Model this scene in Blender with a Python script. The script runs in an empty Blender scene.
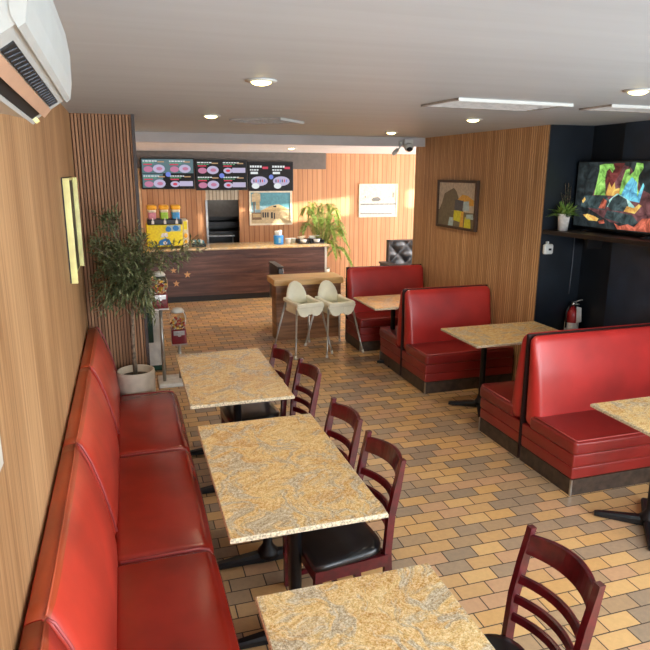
import bpy, bmesh, math, random
from mathutils import Vector, Matrix
random.seed(7)
S = bpy.context.scene
C = S.collection
PI = math.pi
R = math.radians

# ------------------------------------------------------------------ materials
def lin(c):
    return tuple((v / 12.92 if v <= 0.04045 else ((v + 0.055) / 1.055) ** 2.4) for v in (x / 255 for x in c)) + (1,)

class NT:
    """small node-tree builder"""
    def __init__(s, name):
        s.m = bpy.data.materials.new(name); s.m.use_nodes = True
        s.t = s.m.node_tree; s.n = s.t.nodes
        s.b = s.n['Principled BSDF']
    def node(s, typ, **kw):
        n = s.n.new(typ)
        for k, v in kw.items():
            if k.startswith('i_'):
                n.inputs[k[2:].replace('_', ' ')].default_value = v
            else:
                setattr(n, k, v)
        return n
    def link(s, a, b): s.t.links.new(a, b)
    def pos(s): return s.node('ShaderNodeNewGeometry').outputs['Position']
    def mapv(s, vec, scale=(1, 1, 1), loc=(0, 0, 0), rot=(0, 0, 0)):
        n = s.node('ShaderNodeMapping')
        n.inputs['Scale'].default_value = scale; n.inputs['Location'].default_value = loc; n.inputs['Rotation'].default_value = rot
        s.link(vec, n.inputs['Vector']); return n.outputs[0]
    def noise(s, vec, scale, detail=2, rough=.5, dist=0):
        n = s.node('ShaderNodeTexNoise')
        n.inputs['Scale'].default_value = scale; n.inputs['Detail'].default_value = detail
        n.inputs['Roughness'].default_value = rough; n.inputs['Distortion'].default_value = dist
        s.link(vec, n.inputs['Vector']); return n.outputs['Fac']
    def ramp(s, fac, stops, interp='LINEAR'):
        n = s.node('ShaderNodeValToRGB'); r = n.color_ramp; r.interpolation = interp
        while len(r.elements) < len(stops): r.elements.new(0.5)
        for e, (p, c) in zip(r.elements, stops):
            e.position = p; e.color = lin(c) if len(c) == 3 else c
        s.link(fac, n.inputs['Fac']); return n.outputs['Color']
    def mix(s, fac, a, b, mode='MIX'):
        n = s.node('ShaderNodeMix', data_type='RGBA', blend_type=mode)
        for k, v in ((0, fac), (6, a), (7, b)):
            if hasattr(v, 'is_linked') or hasattr(v, 'links'): s.link(v, n.inputs[k])
            else: n.inputs[k].default_value = v
        return n.outputs[2]
    def math(s, op, a, b=0.0, c=None):
        n = s.node('ShaderNodeMath', operation=op)
        for k, v in enumerate((a, b) if c is None else (a, b, c)):
            if hasattr(v, 'links'): s.link(v, n.inputs[k])
            else: n.inputs[k].default_value = v
        return n.outputs[0]
    def sep(s, vec):
        n = s.node('ShaderNodeSeparateXYZ'); s.link(vec, n.inputs[0]); return n.outputs
    def comb(s, x, y, z):
        n = s.node('ShaderNodeCombineXYZ')
        for k, v in enumerate((x, y, z)):
            if hasattr(v, 'links'): s.link(v, n.inputs[k])
            else: n.inputs[k].default_value = v
        return n.outputs[0]
    def bump(s, h, strength=.3, dist=.01):
        n = s.node('ShaderNodeBump'); n.inputs['Strength'].default_value = strength; n.inputs['Distance'].default_value = dist
        s.link(h, n.inputs['Height']); s.link(n.outputs[0], s.b.inputs['Normal'])
    def color(s, c): s.link(c, s.b.inputs['Base Color'])

def plain(name, c, rough=.5, metal=0., var=.06, vscale=14, coat=0., spec=.5, bump=0.):
    t = NT(name); b = t.b
    b.inputs['Roughness'].default_value = rough; b.inputs['Metallic'].default_value = metal
    b.inputs['Coat Weight'].default_value = coat; b.inputs['Specular IOR Level'].default_value = spec
    n = t.noise(t.pos(), vscale, 3)
    lo = tuple(max(0, v * (1 - var)) for v in c); hi = tuple(min(255, v * (1 + var)) for v in c)
    t.color(t.ramp(n, [(.3, lo), (.7, hi)]))
    if bump: t.bump(n, bump, .004)
    return t.m

def glow(name, c, strength, var=0.):
    t = NT(name); b = t.b
    b.inputs['Base Color'].default_value = (0.01, 0.01, 0.01, 1); b.inputs['Roughness'].default_value = .5; b.inputs['Specular IOR Level'].default_value = .2
    b.inputs['Emission Color'].default_value = lin(c); b.inputs['Emission Strength'].default_value = strength
    if var:
        n = t.noise(t.pos(), 11, 3, .6, 1.)
        t.link(t.ramp(n, [(.32, tuple(v * (1 - var) for v in c)), (.5, c), (.68, tuple(min(255, v * (1 + var * .6) + 12) for v in c))]), b.inputs['Emission Color'])
    return t.m

def wood_wall(name, c1, c2, c3, axis, freq, rough=.55, lowz=1.2, bump=.05):
    """vertical grain; axis = which world axis runs along the wall"""
    t = NT(name); p = t.pos()
    sc = [freq * .5, freq * .5, lowz]; sc[axis] = freq
    v = t.mapv(p, tuple(sc))
    n1 = t.noise(v, 1.0, 5, .65, .3)
    sc2 = [3, 3, .5]; v2 = t.mapv(p, tuple(sc2)); n2 = t.noise(v2, 1.0, 2)
    base = t.ramp(n1, [(.28, c1), (.5, c2), (.72, c3)])
    t.color(t.mix(.35, base, t.ramp(n2, [(.35, c1), (.65, c3)])))
    t.b.inputs['Roughness'].default_value = rough
    t.bump(n1, bump, .004)
    return t.m

M = {}
M['wood_left'] = wood_wall('wood_left', (118, 80, 46), (180, 136, 90), (214, 174, 128), 1, 64)
def m_grooved(name, cA, cB, cC, groove, period, axis, gw=.12, freq=60, wig=0., bump=.5):
    t = NT(name); p = t.pos(); s = t.sep(p)
    x = s[axis]
    if wig:
        n = t.noise(t.mapv(p, (9, 9, 12)), 1.0, 2)
        x = t.math('ADD', x, t.math('MULTIPLY', t.math('SUBTRACT', n, .5), wig))
    u = t.math('FRACT', t.math('DIVIDE', x, period))
    d = t.math('ABSOLUTE', t.math('SUBTRACT', u, .5))          # 0 centre .. .5 edge
    idx = t.math('FLOOR', t.math('DIVIDE', x, period))
    wn = t.node('ShaderNodeTexWhiteNoise', noise_dimensions='1D'); t.link(idx, wn.inputs['W'])
    sc = [freq] * 3; sc[2] = 1.5
    g = t.noise(t.mapv(p, tuple(sc)), 1.0, 4, .6)
    f = t.math('ADD', t.math('MULTIPLY', g, .75), t.math('MULTIPLY', wn.outputs['Value'], .25))
    col = t.ramp(f, [(.3, cA), (.5, cB), (.7, cC)])
    mr = t.node('ShaderNodeMapRange'); mr.inputs['From Min'].default_value = .5 - gw; mr.inputs['From Max'].default_value = .5 - gw * .35
    t.link(d, mr.inputs['Value'])
    t.color(t.mix(mr.outputs[0], col, lin(groove)))
    t.b.inputs['Roughness'].default_value = .6
    t.bump(t.math('SUBTRACT', 1.0, mr.outputs[0]), bump, .006)
    return t.m
M['wood_rear'] = m_grooved('wood_rear', (176, 120, 76), (196, 140, 94), (212, 158, 112), (158, 104, 66), .1, 0, .12, bump=.25)
M['wood_lintel'] = m_grooved('wood_lintel', (176, 160, 134), (198, 184, 158), (214, 202, 178), (128, 110, 90), .07, 0, .16)
M['wood_right'] = m_grooved('wood_right', (164, 126, 84), (198, 158, 110), (218, 182, 136), (158, 118, 78), .034, 1, .3, 40, .03, .4)
M['slat'] = m_grooved('slat', (118, 82, 54), (150, 108, 74), (176, 132, 94), (130, 90, 60), .025, 0, .05, 70)
M['slat_back'] = plain('slat_back', (84, 58, 40), .8)
M['navy'] = plain('navy', (13, 22, 31), .42, 0, .15, 5, bump=.02)
M['navy_window_sheen'] = plain('navy_window_sheen', (28, 48, 66), .4, 0, .12, 5)  # lighter navy holds the front window's sheen as colour
def m_ceiling():
    t = NT('ceiling_paint'); p = t.pos()
    n = t.noise(t.mapv(p, (.6, 7, 1)), 1.0, 4, .6)
    t.color(t.ramp(n, [(.3, (182, 194, 202)), (.7, (192, 204, 212))])); t.b.inputs['Roughness'].default_value = .5
    t.bump(n, .05, .01); return t.m
M['ceiling'] = m_ceiling()
M['white_paint'] = plain('white_paint', (240, 242, 246), .6, 0, .03)
M['grey_fascia'] = plain('grey_fascia', (178, 174, 172), .6, 0, .04, 3)
M['taupe'] = plain('taupe', (98, 90, 83), .6, 0, .05)
M['dark_trim'] = plain('dark_trim', (52, 38, 32), .5)
M['pale_trim'] = plain('pale_trim', (222, 188, 142), .5)

def m_floor():
    t = NT('floor_brick_tile'); p = t.pos(); s = t.sep(p)
    W, H = .19, .105
    y = t.math('DIVIDE', t.math('SUBTRACT', s[1], 2.69 - 40 * H), H)
    row = t.math('FLOOR', y)
    odd = t.math('MODULO', row, 2.0)
    x = t.math('ADD', t.math('DIVIDE', t.math('SUBTRACT', s[0], 2.30 - 60 * W), W), t.math('MULTIPLY', odd, .5))
    col = t.math('FLOOR', x)
    wn = t.node('ShaderNodeTexWhiteNoise', noise_dimensions='2D')
    t.link(t.comb(col, row, 0), wn.inputs['Vector'])
    cc = t.ramp(wn.outputs['Value'], [(0, (200, 160, 110)), (.2, (168, 142, 112)), (.36, (214, 174, 118)), (.52, (142, 128, 112)), (.66, (194, 154, 120)), (.8, (154, 136, 116)), (.9, (208, 164, 106))], 'CONSTANT')
    n = t.noise(p, 30, 4, .7)
    cc = t.mix(.22, cc, t.ramp(n, [(.3, (128, 98, 66)), (.7, (206, 165, 112))]))
    fx = t.math('ABSOLUTE', t.math('SUBTRACT', t.math('FRACT', x), .5))
    fy = t.math('ABSOLUTE', t.math('SUBTRACT', t.math('FRACT', y), .5))
    g = t.math('MAXIMUM', t.math('GREATER_THAN', fx, .5 - .018), t.math('GREATER_THAN', fy, .5 - .033))
    t.color(t.mix(g, cc, lin((70, 56, 44))))
    rr = t.math('ADD', .25, t.math('MULTIPLY', g, .4)); t.link(t.math('ADD', rr, t.math('MULTIPLY', n, .12)), t.b.inputs['Roughness'])
    t.bump(t.math('SUBTRACT', t.math('MULTIPLY', n, .15), g), .35, .003)
    return t.m
M['floor'] = m_floor()

def m_granite(name='granite', warm=0.):
    t = NT(name); p = t.pos()
    warp = t.noise(t.mapv(p, (4, 4, 4)), 1.0, 3)
    v = t.node('ShaderNodeVectorMath', operation='ADD'); t.link(p, v.inputs[0])
    t.link(t.comb(t.math('MULTIPLY', warp, .35), t.math('MULTIPLY', warp, .2), 0), v.inputs[1])
    big = t.noise(t.mapv(v.outputs[0], (9, 6, 6), rot=(0, 0, .5)), 1.0, 6, .66, 1.0)
    big2 = t.noise(t.mapv(v.outputs[0], (5, 9, 6), loc=(3, 7, 1), rot=(0, 0, -.4)), 1.0, 5, .62, .8)
    fine = t.noise(p, 190, 2, .8)
    mid = t.noise(t.mapv(v.outputs[0], (70, 46, 40), rot=(0, 0, .6)), 1.0, 4, .75, .6)
    base = t.ramp(big2, [(.34, (186, 118, 48)), (.45, (222, 166, 82)), (.53, (244, 214, 148)), (.62, (208, 146, 64))])
    base = t.mix(.45, base, t.ramp(mid, [(.36, (150, 92, 34)), (.47, (222, 176, 98)), (.60, (252, 236, 190))]))
    patch = t.ramp(big, [(.43, (255, 255, 255)), (.52, (0, 0, 0))])
    grey = t.ramp(mid, [(.36, (116, 112, 104)), (.5, (172, 168, 154)), (.62, (222, 218, 202))])
    base = t.mix(t.math('MULTIPLY', patch, .88), base, grey)
    fine2 = t.noise(p, 95, 3, .8)
    base = t.mix(.20, base, t.ramp(fine2, [(.38, (112, 74, 34)), (.5, (214, 170, 98)), (.60, (255, 244, 212))]))
    base = t.mix(.26, base, t.ramp(fine, [(.36, (84, 60, 34)), (.5, (222, 186, 120)), (.62, (255, 246, 216))]), 'MIX')
    t.color(base)
    t.b.inputs['Roughness'].default_value = .16; t.b.inputs['Specular IOR Level'].default_value = .5
    return t.m
M['granite'] = m_granite()
M['granite_edge'] = plain('granite_edge', (190, 178, 150), .6, 0, .3, 120)

def m_vinyl(name, c, rough=.3, seam=None):
    t = NT(name); p = t.pos()
    n = t.noise(p, 3.0, 3); f = t.noise(p, 160, 2)
    lo = tuple(v * .88 for v in c); hi = tuple(min(255, v * 1.08) for v in c)
    t.color(t.ramp(n, [(.3, lo), (.7, hi)]))
    t.b.inputs['Roughness'].default_value = rough; t.b.inputs['Specular IOR Level'].default_value = .5
    t.b.inputs['Coat Weight'].default_value = .15; t.b.inputs['Coat Roughness'].default_value = .2
    t.bump(f, .06, .002)
    return t.m
M['red'] = m_vinyl('red_vinyl_shaded', (148, 38, 26), .26)  # shade in the colour: upward seat faces get less light
M['red_back'] = m_vinyl('red_vinyl_back', (194, 62, 46), .36)
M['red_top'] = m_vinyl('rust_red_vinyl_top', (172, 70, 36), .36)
M['red_r'] = m_vinyl('cherry_red_vinyl', (174, 45, 41), .33)
M['red_dark'] = m_vinyl('dark_red_vinyl_side', (136, 36, 30), .38)
M['red_seat'] = m_vinyl('maroon_vinyl_seat', (128, 36, 33), .28)
M['piping'] = m_vinyl('red_piping', (166, 70, 68), .4)
M['worn'] = m_vinyl('worn_edge', (186, 84, 54), .45)
M['black_vinyl'] = plain('black_vinyl', (20, 20, 22), .28, 0, .2, 20, .2)
M['mahogany'] = plain('mahogany', (76, 10, 19), .28, 0, .2, 25, .3)
M['black_metal'] = plain('black_metal', (16, 17, 20), .42, .2, .2)
M['kick'] = plain('scuffed_kick', (60, 48, 40), .45, 0, .3, 18)
M['chrome'] = plain('chrome', (190, 188, 184), .28, 1., .05)
M['dark_line'] = plain('dark_divider', (40, 16, 14), .5)
def m_dwood(name, a, b, c, sc=(1.5, 20, 20)):
    t = NT(name); p = t.pos()
    n = t.noise(t.mapv(p, sc), 1.0, 5, .65, .6)
    t.color(t.ramp(n, [(.3, a), (.5, b), (.72, c)])); t.b.inputs['Roughness'].default_value = .42
    t.bump(n, .1, .003); return t.m
M['counter_wood'] = m_dwood('counter_wood', (54, 33, 28), (84, 54, 46), (118, 82, 68), (1.2, 14, 16))
M['half_wall'] = m_dwood('half_wall_wood', (96, 64, 40), (128, 88, 56), (156, 112, 74), (2, 2, 24))
M['light_wood'] = m_dwood('light_wood', (196, 154, 94), (216, 176, 114), (230, 196, 138), (2, 22, 22))
M['kickblack'] = plain('kick_black', (26, 22, 22), .5)
M['cream_plastic'] = plain('cream_plastic', (248, 246, 222), .4, 0, .02)
M['grey_metal'] = plain('grey_metal', (168, 166, 158), .35, .7, .05)
M['ac_white'] = plain('ac_white', (178, 184, 182), .38, 0, .02)
M['vent_panel'] = plain('vent_panel', (168, 166, 162), .6, 0, .08, 20)
M['white_plastic'] = plain('white_plastic', (200, 204, 200), .38, 0, .02)
M['offwhite'] = plain('offwhite', (206, 202, 190), .5, 0, .03)
M['vane'] = plain('vane_wood_reflection', (186, 150, 124), .3, 0, .04)  # reflection of the wood wall, put into the vane's colour
M['black_slot'] = plain('black_slot', (22, 24, 26), .6)
M['gold'] = plain('pale_gold', (250, 238, 160), .35, 0., .06)
M['black_frame'] = plain('black_frame', (30, 24, 22), .45)
M['brown_frame'] = plain('brown_frame', (72, 52, 38), .45)
M['cream_frame'] = plain('cream_frame', (232, 220, 192), .5)
M['bark'] = plain('bark', (112, 98, 80), .8, 0, .3, 40, bump=.4)
M['soil'] = plain('soil', (46, 34, 26), .9, 0, .4, 50)
M['pot'] = plain('pot_ivory', (204, 194, 176), .55, 0, .04)
def m_leaf(name, a, b, c):
    t = NT(name)
    n = t.noise(t.pos(), 22, 2)
    t.color(t.ramp(n, [(.3, a), (.5, b), (.7, c)])); t.b.inputs['Roughness'].default_value = .5
    return t.m
M['olive_leaf'] = m_leaf('olive_leaf', (62, 70, 42), (96, 104, 64), (150, 152, 110))
M['palm_leaf'] = m_leaf('palm_leaf', (104, 134, 52), (150, 178, 84), (196, 212, 128))
M['grass_leaf'] = m_leaf('grass_leaf', (74, 112, 44), (116, 156, 64), (160, 188, 96))
M['dark_leaf'] = m_leaf('dark_leaf', (30, 40, 30), (50, 60, 46), (72, 84, 64))
M['ext_red'] = plain('extinguisher_red', (150, 28, 30), .35)
M['tag'] = plain('tag_paper', (222, 220, 210), .6)
M['candy_red'] = plain('candy_red', (112, 16, 26), .3, 0, .1, 14, .3)
M['green_dark'] = plain('green_dark', (22, 62, 44), .45)
M['white_panel'] = plain('white_panel', (214, 212, 204), .5)
M['steel'] = plain('steel', (150, 150, 148), .35, .6, .06)
M['kitchen'] = plain('kitchen_dark', (92, 92, 90), .45, .2)
M['black'] = plain('black_plain', (18, 18, 20), .4)
def m_glass():
    t = NT('clear_globe'); b = t.b
    b.inputs['Base Color'].default_value = (1, 1, 1, 1); b.inputs['Roughness'].default_value = .03
    b.inputs['Transmission Weight'].default_value = 1.; b.inputs['IOR'].default_value = 1.12
    return t.m
M['globe'] = m_glass()
for k, c in dict(yellow=(252, 224, 36), orange=(248, 178, 40), pinkdrink=(214, 140, 156), limedrink=(158, 206, 62), bluedrink=(70, 158, 214), blue=(42, 128, 196), dblue=(28, 86, 160), star=(212, 160, 104), white=(232, 230, 224), teal=(90, 150, 160), sky=(140, 176, 186), sand=(206, 182, 138), tan=(196, 170, 120), brown=(120, 92, 62), greyink=(120, 120, 112), cream=(228, 216, 186), mist=(196, 200, 190), paleblue=(170, 196, 200), olive=(112, 106, 84), ochre=(214, 168, 70), slate=(78, 84, 92), lime=(206, 206, 50), dusk=(196, 188, 170), candy=(186, 84, 72), candy2=(206, 196, 170)).items():
    M[k] = plain('flat_' + k, c, .5, 0, .08, 30)

# ------------------------------------------------------------------ mesh helper
class B:
    def __init__(s): s.b = bmesh.new()
    def _set(s, before, m, smooth):
        for f in s.b.faces:
            if f.index == -1 or f not in before:
                f.material_index = m; f.smooth = smooth
    def raw(s, verts, faces, m=0, smooth=False):
        vs = [s.b.verts.new(v) for v in verts]
        for f in faces:
            try:
                q = s.b.faces.new([vs[i] for i in f]); q.material_index = m; q.smooth = smooth
            except ValueError: pass
        return s
    def box(s, x0, x1, y0, y1, z0, z1, m=0, bev=0.):
        if bev <= 0:
            v = [(x, y, z) for z in (z0, z1) for y in (y0, y1) for x in (x0, x1)]
            return s.raw(v, [(0, 2, 3, 1), (4, 5, 7, 6), (0, 1, 5, 4), (2, 6, 7, 3), (0, 4, 6, 2), (1, 3, 7, 5)], m)
        return s.rbox(x0, x1, y0, y1, z0, z1, bev, m, 1, 2)
    def rbox(s, x0, x1, y0, y1, z0, z1, r, m=0, n=6, k=3, puff=(0, 0, 0), fn=None):
        """rounded box; n = inner divisions per side, k = rounding segments"""
        lo = Vector((min(x0, x1), min(y0, y1), min(z0, z1))); hi = Vector((max(x0, x1), max(y0, y1), max(z0, z1)))
        r = min(r, *[(hi[i] - lo[i]) * .499 for i in range(3)])
        def ticks(a, b):
            t = [a + r * (1 - math.cos(PI / 2 * i / k)) * 1 for i in range(k)]
            t = [a + r * (1 - math.tan(PI / 4 * (1 - i / k))) for i in range(k)]
            ins = [a + r + (b - a - 2 * r) * i / n for i in range(n + 1)]
            t2 = [b - r * (1 - math.tan(PI / 4 * (1 - i / k))) for i in range(k)][::-1]
            return t + ins + t2
        T = [ticks(lo[i], hi[i]) for i in range(3)]
        cen = (lo + hi) / 2; half = (hi - lo) / 2
        cache = {}
        def vert(p):
            key = tuple(round(c, 6) for c in p)
            if key in cache: return cache[key]
            q = Vector(p)
            inn = Vector([max(lo[i] + r, min(hi[i] - r, q[i])) for i in range(3)])
            d = q - inn
            nv = d.normalized() if d.length > 1e-9 else Vector((0, 0, 0))
            res = inn + nv * r
            if any(puff):
                u = [(q[i] - cen[i]) / half[i] for i in range(3)]
                w = [max(0, 1 - u[i] * u[i]) for i in range(3)]
                for i in range(3):
                    if puff[i]:
                        res[i] += puff[i] * (1 if u[i] > 0 else -1) * abs(u[i]) * math.sqrt(w[(i + 1) % 3] * w[(i + 2) % 3])
            if fn: res = Vector(fn(res))
            cache[key] = s.b.verts.new(res); return cache[key]
        for ax in range(3):
            a1, a2 = (ax + 1) % 3, (ax + 2) % 3
            for side in (0, 1):
                w = (lo if side == 0 else hi)[ax]
                for i in range(len(T[a1]) - 1):
                    for j in range(len(T[a2]) - 1):
                        ps = []
                        for di, dj in ((0, 0), (1, 0), (1, 1), (0, 1)):
                            p = [0, 0, 0]; p[ax] = w; p[a1] = T[a1][i + di]; p[a2] = T[a2][j + dj]; ps.append(vert(p))
                        if side == 0: ps = ps[::-1]
                        try:
                            f = s.b.faces.new(ps); f.material_index = m; f.smooth = True
                        except ValueError: pass
        return s
    def prism(s, poly, ax, a0, a1, m=0, mcap=None, smooth=False):
        """poly in the two other axes (in order), extruded along ax"""
        def P(uv, a):
            p = list(uv); p.insert(ax, a); return tuple(p)
        n = len(poly)
        vs = [s.b.verts.new(P(q, a0)) for q in poly] + [s.b.verts.new(P(q, a1)) for q in poly]
        for i in range(n):
            j = (i + 1) % n
            f = s.b.faces.new([vs[i], vs[j], vs[n + j], vs[n + i]]); f.material_index = m; f.smooth = smooth
        for cap in (vs[:n][::-1], vs[n:]):
            f = s.b.faces.new(cap); f.material_index = m if mcap is None else mcap
        return s
    def tube(s, pts, rad, n=10, m=0, smooth=True, cap=True, sq=False):
        pts = [Vector(p) for p in pts]
        if not hasattr(rad, '__len__'): rad = [rad] * len(pts)
        rings = []
        up = None
        for i, p in enumerate(pts):
            d = (pts[min(i + 1, len(pts) - 1)] - pts[max(i - 1, 0)]).normalized()
            if up is None:
                up = Vector((0, 0, 1)) if abs(d.z) < .9 else Vector((0, 1, 0))
            a = d.cross(up).normalized(); b = a.cross(d).normalized(); up = b
            rings.append([s.b.verts.new(p + (a * math.cos(2 * PI * (k + (.5 if sq else 0)) / n) + b * math.sin(2 * PI * (k + (.5 if sq else 0)) / n)) * rad[i]) for k in range(n)])
        for r0, r1 in zip(rings, rings[1:]):
            for k in range(n):
                f = s.b.faces.new([r0[k], r0[(k + 1) % n], r1[(k + 1) % n], r1[k]]); f.material_index = m; f.smooth = smooth
        if cap:
            for r in (rings[0][::-1], rings[-1]):
                f = s.b.faces.new(r); f.material_index = m
        return s
    def lathe(s, c, prof, n=24, m=0, mats=None, smooth=True):
        c = Vector(c); rings = []
        for r, z in prof:
            if r < 1e-5: rings.append([s.b.verts.new(c + Vector((0, 0, z)))])
            else: rings.append([s.b.verts.new(c + Vector((r * math.cos(2 * PI * k / n), r * math.sin(2 * PI * k / n), z))) for k in range(n)])
        for i, (a, b) in enumerate(zip(rings, rings[1:])):
            mm = m if mats is None else mats[i]
            for k in range(n):
                l = (k + 1) % n
                q = ([a[0], b[l], b[k]] if len(a) == 1 else [a[k], a[l], b[0]] if len(b) == 1 else [a[k], a[l], b[l], b[k]])
                if len(a) == 1 and len(b) == 1: continue
                f = s.b.faces.new(q); f.material_index = mm; f.smooth = smooth
        return s
    def ell(s, c, r, m=0, n=16, k=10):
        pr = [(math.sin(PI * i / k), -math.cos(PI * i / k)) for i in range(k + 1)]
        base = len(s.b.verts)
        s.b.verts.ensure_lookup_table()
        t = B(); t.lathe((0, 0, 0), pr, n)
        mp = {}
        for v in t.b.verts: mp[v] = s.b.verts.new((c[0] + v.co.x * r[0], c[1] + v.co.y * r[1], c[2] + v.co.z * r[2]))
        for f in t.b.faces:
            q = s.b.faces.new([mp[v] for v in f.verts]); q.material_index = m; q.smooth = True
        t.b.free(); return s
    def leaf(s, p, d, L, W, m=0, droop=0.):
        p = Vector(p); d = Vector(d).normalized()
        side = d.cross(Vector((random.uniform(-.4, .4), random.uniform(-.4, .4), 1))).normalized()
        mid = p + d * L * .5; tip = p + d * L + Vector((0, 0, -droop * L))
        nn = side.cross(d) * W * .25
        v = [s.b.verts.new(x) for x in (p, mid + side * W / 2 + nn, tip, mid - side * W / 2 + nn, mid)]
        for q in ((0, 1, 4), (1, 2, 4), (2, 3, 4), (3, 0, 4)):
            f = s.b.faces.new([v[i] for i in q]); f.material_index = m; f.smooth = True
        return s
    def rect(s, o, u, v, a0, a1, b0, b1, m, off=0., nrm=None):
        """flat rectangle / on a plane o + u*a + v*b (+ nrm*off)"""
        pts = [o + u * a + v * b + nrm * off for a, b in ((a0, b0), (a1, b0), (a1, b1), (a0, b1))]
        return s.raw(pts, [(0, 1, 2, 3)], m)
    def poly(s, o, u, v, pts, m, off, nrm):
        return s.raw([o + u * a + v * b + nrm * off for a, b in pts], [tuple(range(len(pts)))], m)
    def oval(s, o, u, v, ca, cb, ra, rb, m, off, nrm, n=16):
        return s.poly(o, u, v, [(ca + ra * math.cos(2 * PI * k / n), cb + rb * math.sin(2 * PI * k / n)) for k in range(n)], m, off, nrm)

def obj(name, b, mats, parent=None, loc=(0, 0, 0), fixn=True):
    if fixn: bmesh.ops.recalc_face_normals(b.b, faces=b.b.faces[:])
    off = Vector(loc)
    if parent is not None: off = off + Vector(parent.get('_o', (0, 0, 0)))
    if off.length: bmesh.ops.translate(b.b, verts=b.b.verts[:], vec=-off)
    me = bpy.data.meshes.new(name); b.b.to_mesh(me); b.b.free()
    for m in (mats if isinstance(mats, (list, tuple)) else [mats]): me.materials.append(M[m] if isinstance(m, str) else m)
    o = bpy.data.objects.new(name, me); C.objects.link(o)
    if parent is not None:
        o.parent = parent; o.location = loc
        o['_o'] = tuple(off)
    else:
        o.location = loc; o['_o'] = tuple(off)
    return o
def thing(name, label, cat, loc=(0, 0, 0), group=None):
    o = bpy.data.objects.new(name, None); C.objects.link(o); o.empty_display_size = .1
    o.location = loc; o['_o'] = tuple(loc); o['label'] = label; o['category'] = cat
    if group: o['group'] = group
    return o
def tag(o, label, cat, group=None):
    o['label'] = label; o['category'] = cat
    if group: o['group'] = group
    return o
def struct(name, b, mats):
    o = obj(name, b, mats); o['kind'] = 'structure'; return o
def dup(root, loc, rotz, label, group=None):
    r = root.copy(); C.objects.link(r); r.location = loc; r.rotation_euler = (0, 0, rotz); r['label'] = label
    if group: r['group'] = group
    for ch in list(root.children):
        c = ch.copy(); C.objects.link(c); c.parent = r
        for g in list(ch.children):
            d = g.copy(); C.objects.link(d); d.parent = c
    return r

# ------------------------------------------------------------------ the room
CE = 2.60
struct('floor', B().box(-.6, 11.9, -1.9, 14.3, -.05, 0), 'floor')
struct('ceiling', B().box(-.6, 4.6, -1.9, 7.60, CE, CE + .08), 'ceiling')
struct('ceiling', B().box(-.6, 11.9, 7.66, 12.5, 2.535, 2.68), 'white_paint')
struct('trim_1', B().box(-.4, 3.86, 7.60, 7.66, 2.49, 2.68), 'grey_fascia')
struct('wall_left', B().box(-.5, -.36, -1.9, 12.5, 0, CE + .05), 'wood_left')
# slatted partition: a backing board with real upright battens
pb = B(); pb.box(-.36, .10, 5.37, 5.42, 0, CE, 1)
x = -.352
while x < .085:
    pb.box(x, x + .0175, 5.355, 5.372, 0, CE, 0); x += .025
struct('wall_partition', pb, ['slat', 'slat_back'])
struct('trim_2', B().box(.088, .112, 5.335, 5.425, 0, CE), 'dark_trim')
struct('trim_3', B().box(.235, .295, 12.27, 12.30, 0, 2.535), 'pale_trim')
# rear wall with the kitchen opening
K0, K1 = 1.475, 2.115
wb = B()
wb.box(-.4, K0, 12.3, 12.38, 0, 2.6); wb.box(K1, 11.9, 12.3, 12.38, 0, 2.6); wb.box(K0, K1, 12.3, 12.38, 1.83, 2.6)
struct('wall_rear', wb, 'wood_rear')
struct('trim_4', B().box(K0, K1, 12.31, 12.36, 1.64, 1.835), 'wood_lintel')
struct('trim_5', B().box(.15, 3.84, 12.16, 12.30, 2.225, 2.535), 'taupe')
kb = B(); kb.box(1.1, 2.7, 13.7, 13.76, 0, 2.5); kb.box(1.04, 1.1, 12.38, 13.76, 0, 2.5); kb.box(2.7, 2.76, 12.38, 13.76, 0, 2.5); kb.box(1.04, 2.76, 12.38, 13.76, 2.5, 2.56)
struct('wall_kitchen', kb, 'kitchen')
struct('trim_6', B().box(K0 - .01, K0 + .03, 12.28, 12.39, .0, 1.64), 'steel')
# right wall: grooved wood, then the navy alcove
struct('wall_right', B().prism([(3.785, 5.13), (3.735, 7.86), (3.86, 7.86), (3.88, 5.13)], 2, 0, CE, 0), 'wood_right')
struct('wall_alcove_rear', B().box(3.787, 4.40, 5.12, 5.20, 0, CE), 'navy')
ab = B(); ab.box(4.27, 4.40, 4.70, 5.13, 0, CE); ab.box(4.24, 4.40, 2.2, 4.70, 0, CE)
struct('wall_alcove_right', ab, 'navy')
struct('wall_alcove_sheen', B().box(4.232, 4.24, 2.2, 4.68, 0, CE - .002), 'navy_window_sheen')  # thin added slab carrying the window reflection in its colour
# unseen rest of the shell, solid; area lamps inside stand for its windows
struct('wall_right_front', B().box(4.27, 4.4, -1.9, 2.2, 0, CE), 'white_paint')
struct('wall_front', B().box(-.6, 4.4, -1.9, -1.78, 0, CE), 'white_paint')
# far right wall with two high openings shaped to throw sun patches on the rear wall
fb = B(); XR0, XR1 = 11.5, 11.6; ZB, ZT = 2.02, 2.40
fb.box(XR0, XR1, 7.6, 12.4, 0, ZB); fb.box(XR0, XR1, 7.6, 12.4, ZT, 2.6)
for ya, yb in ((7.6, 8.22), (9.47, 9.92), (10.3, 12.4)): fb.box(XR0, XR1, ya, yb, ZB, ZT)
struct('wall_far_right', fb, 'white_paint')
struct('wall_back_side', B().box(3.86, 11.6, 7.6, 7.66, 0, 2.6), 'white_paint')

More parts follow.
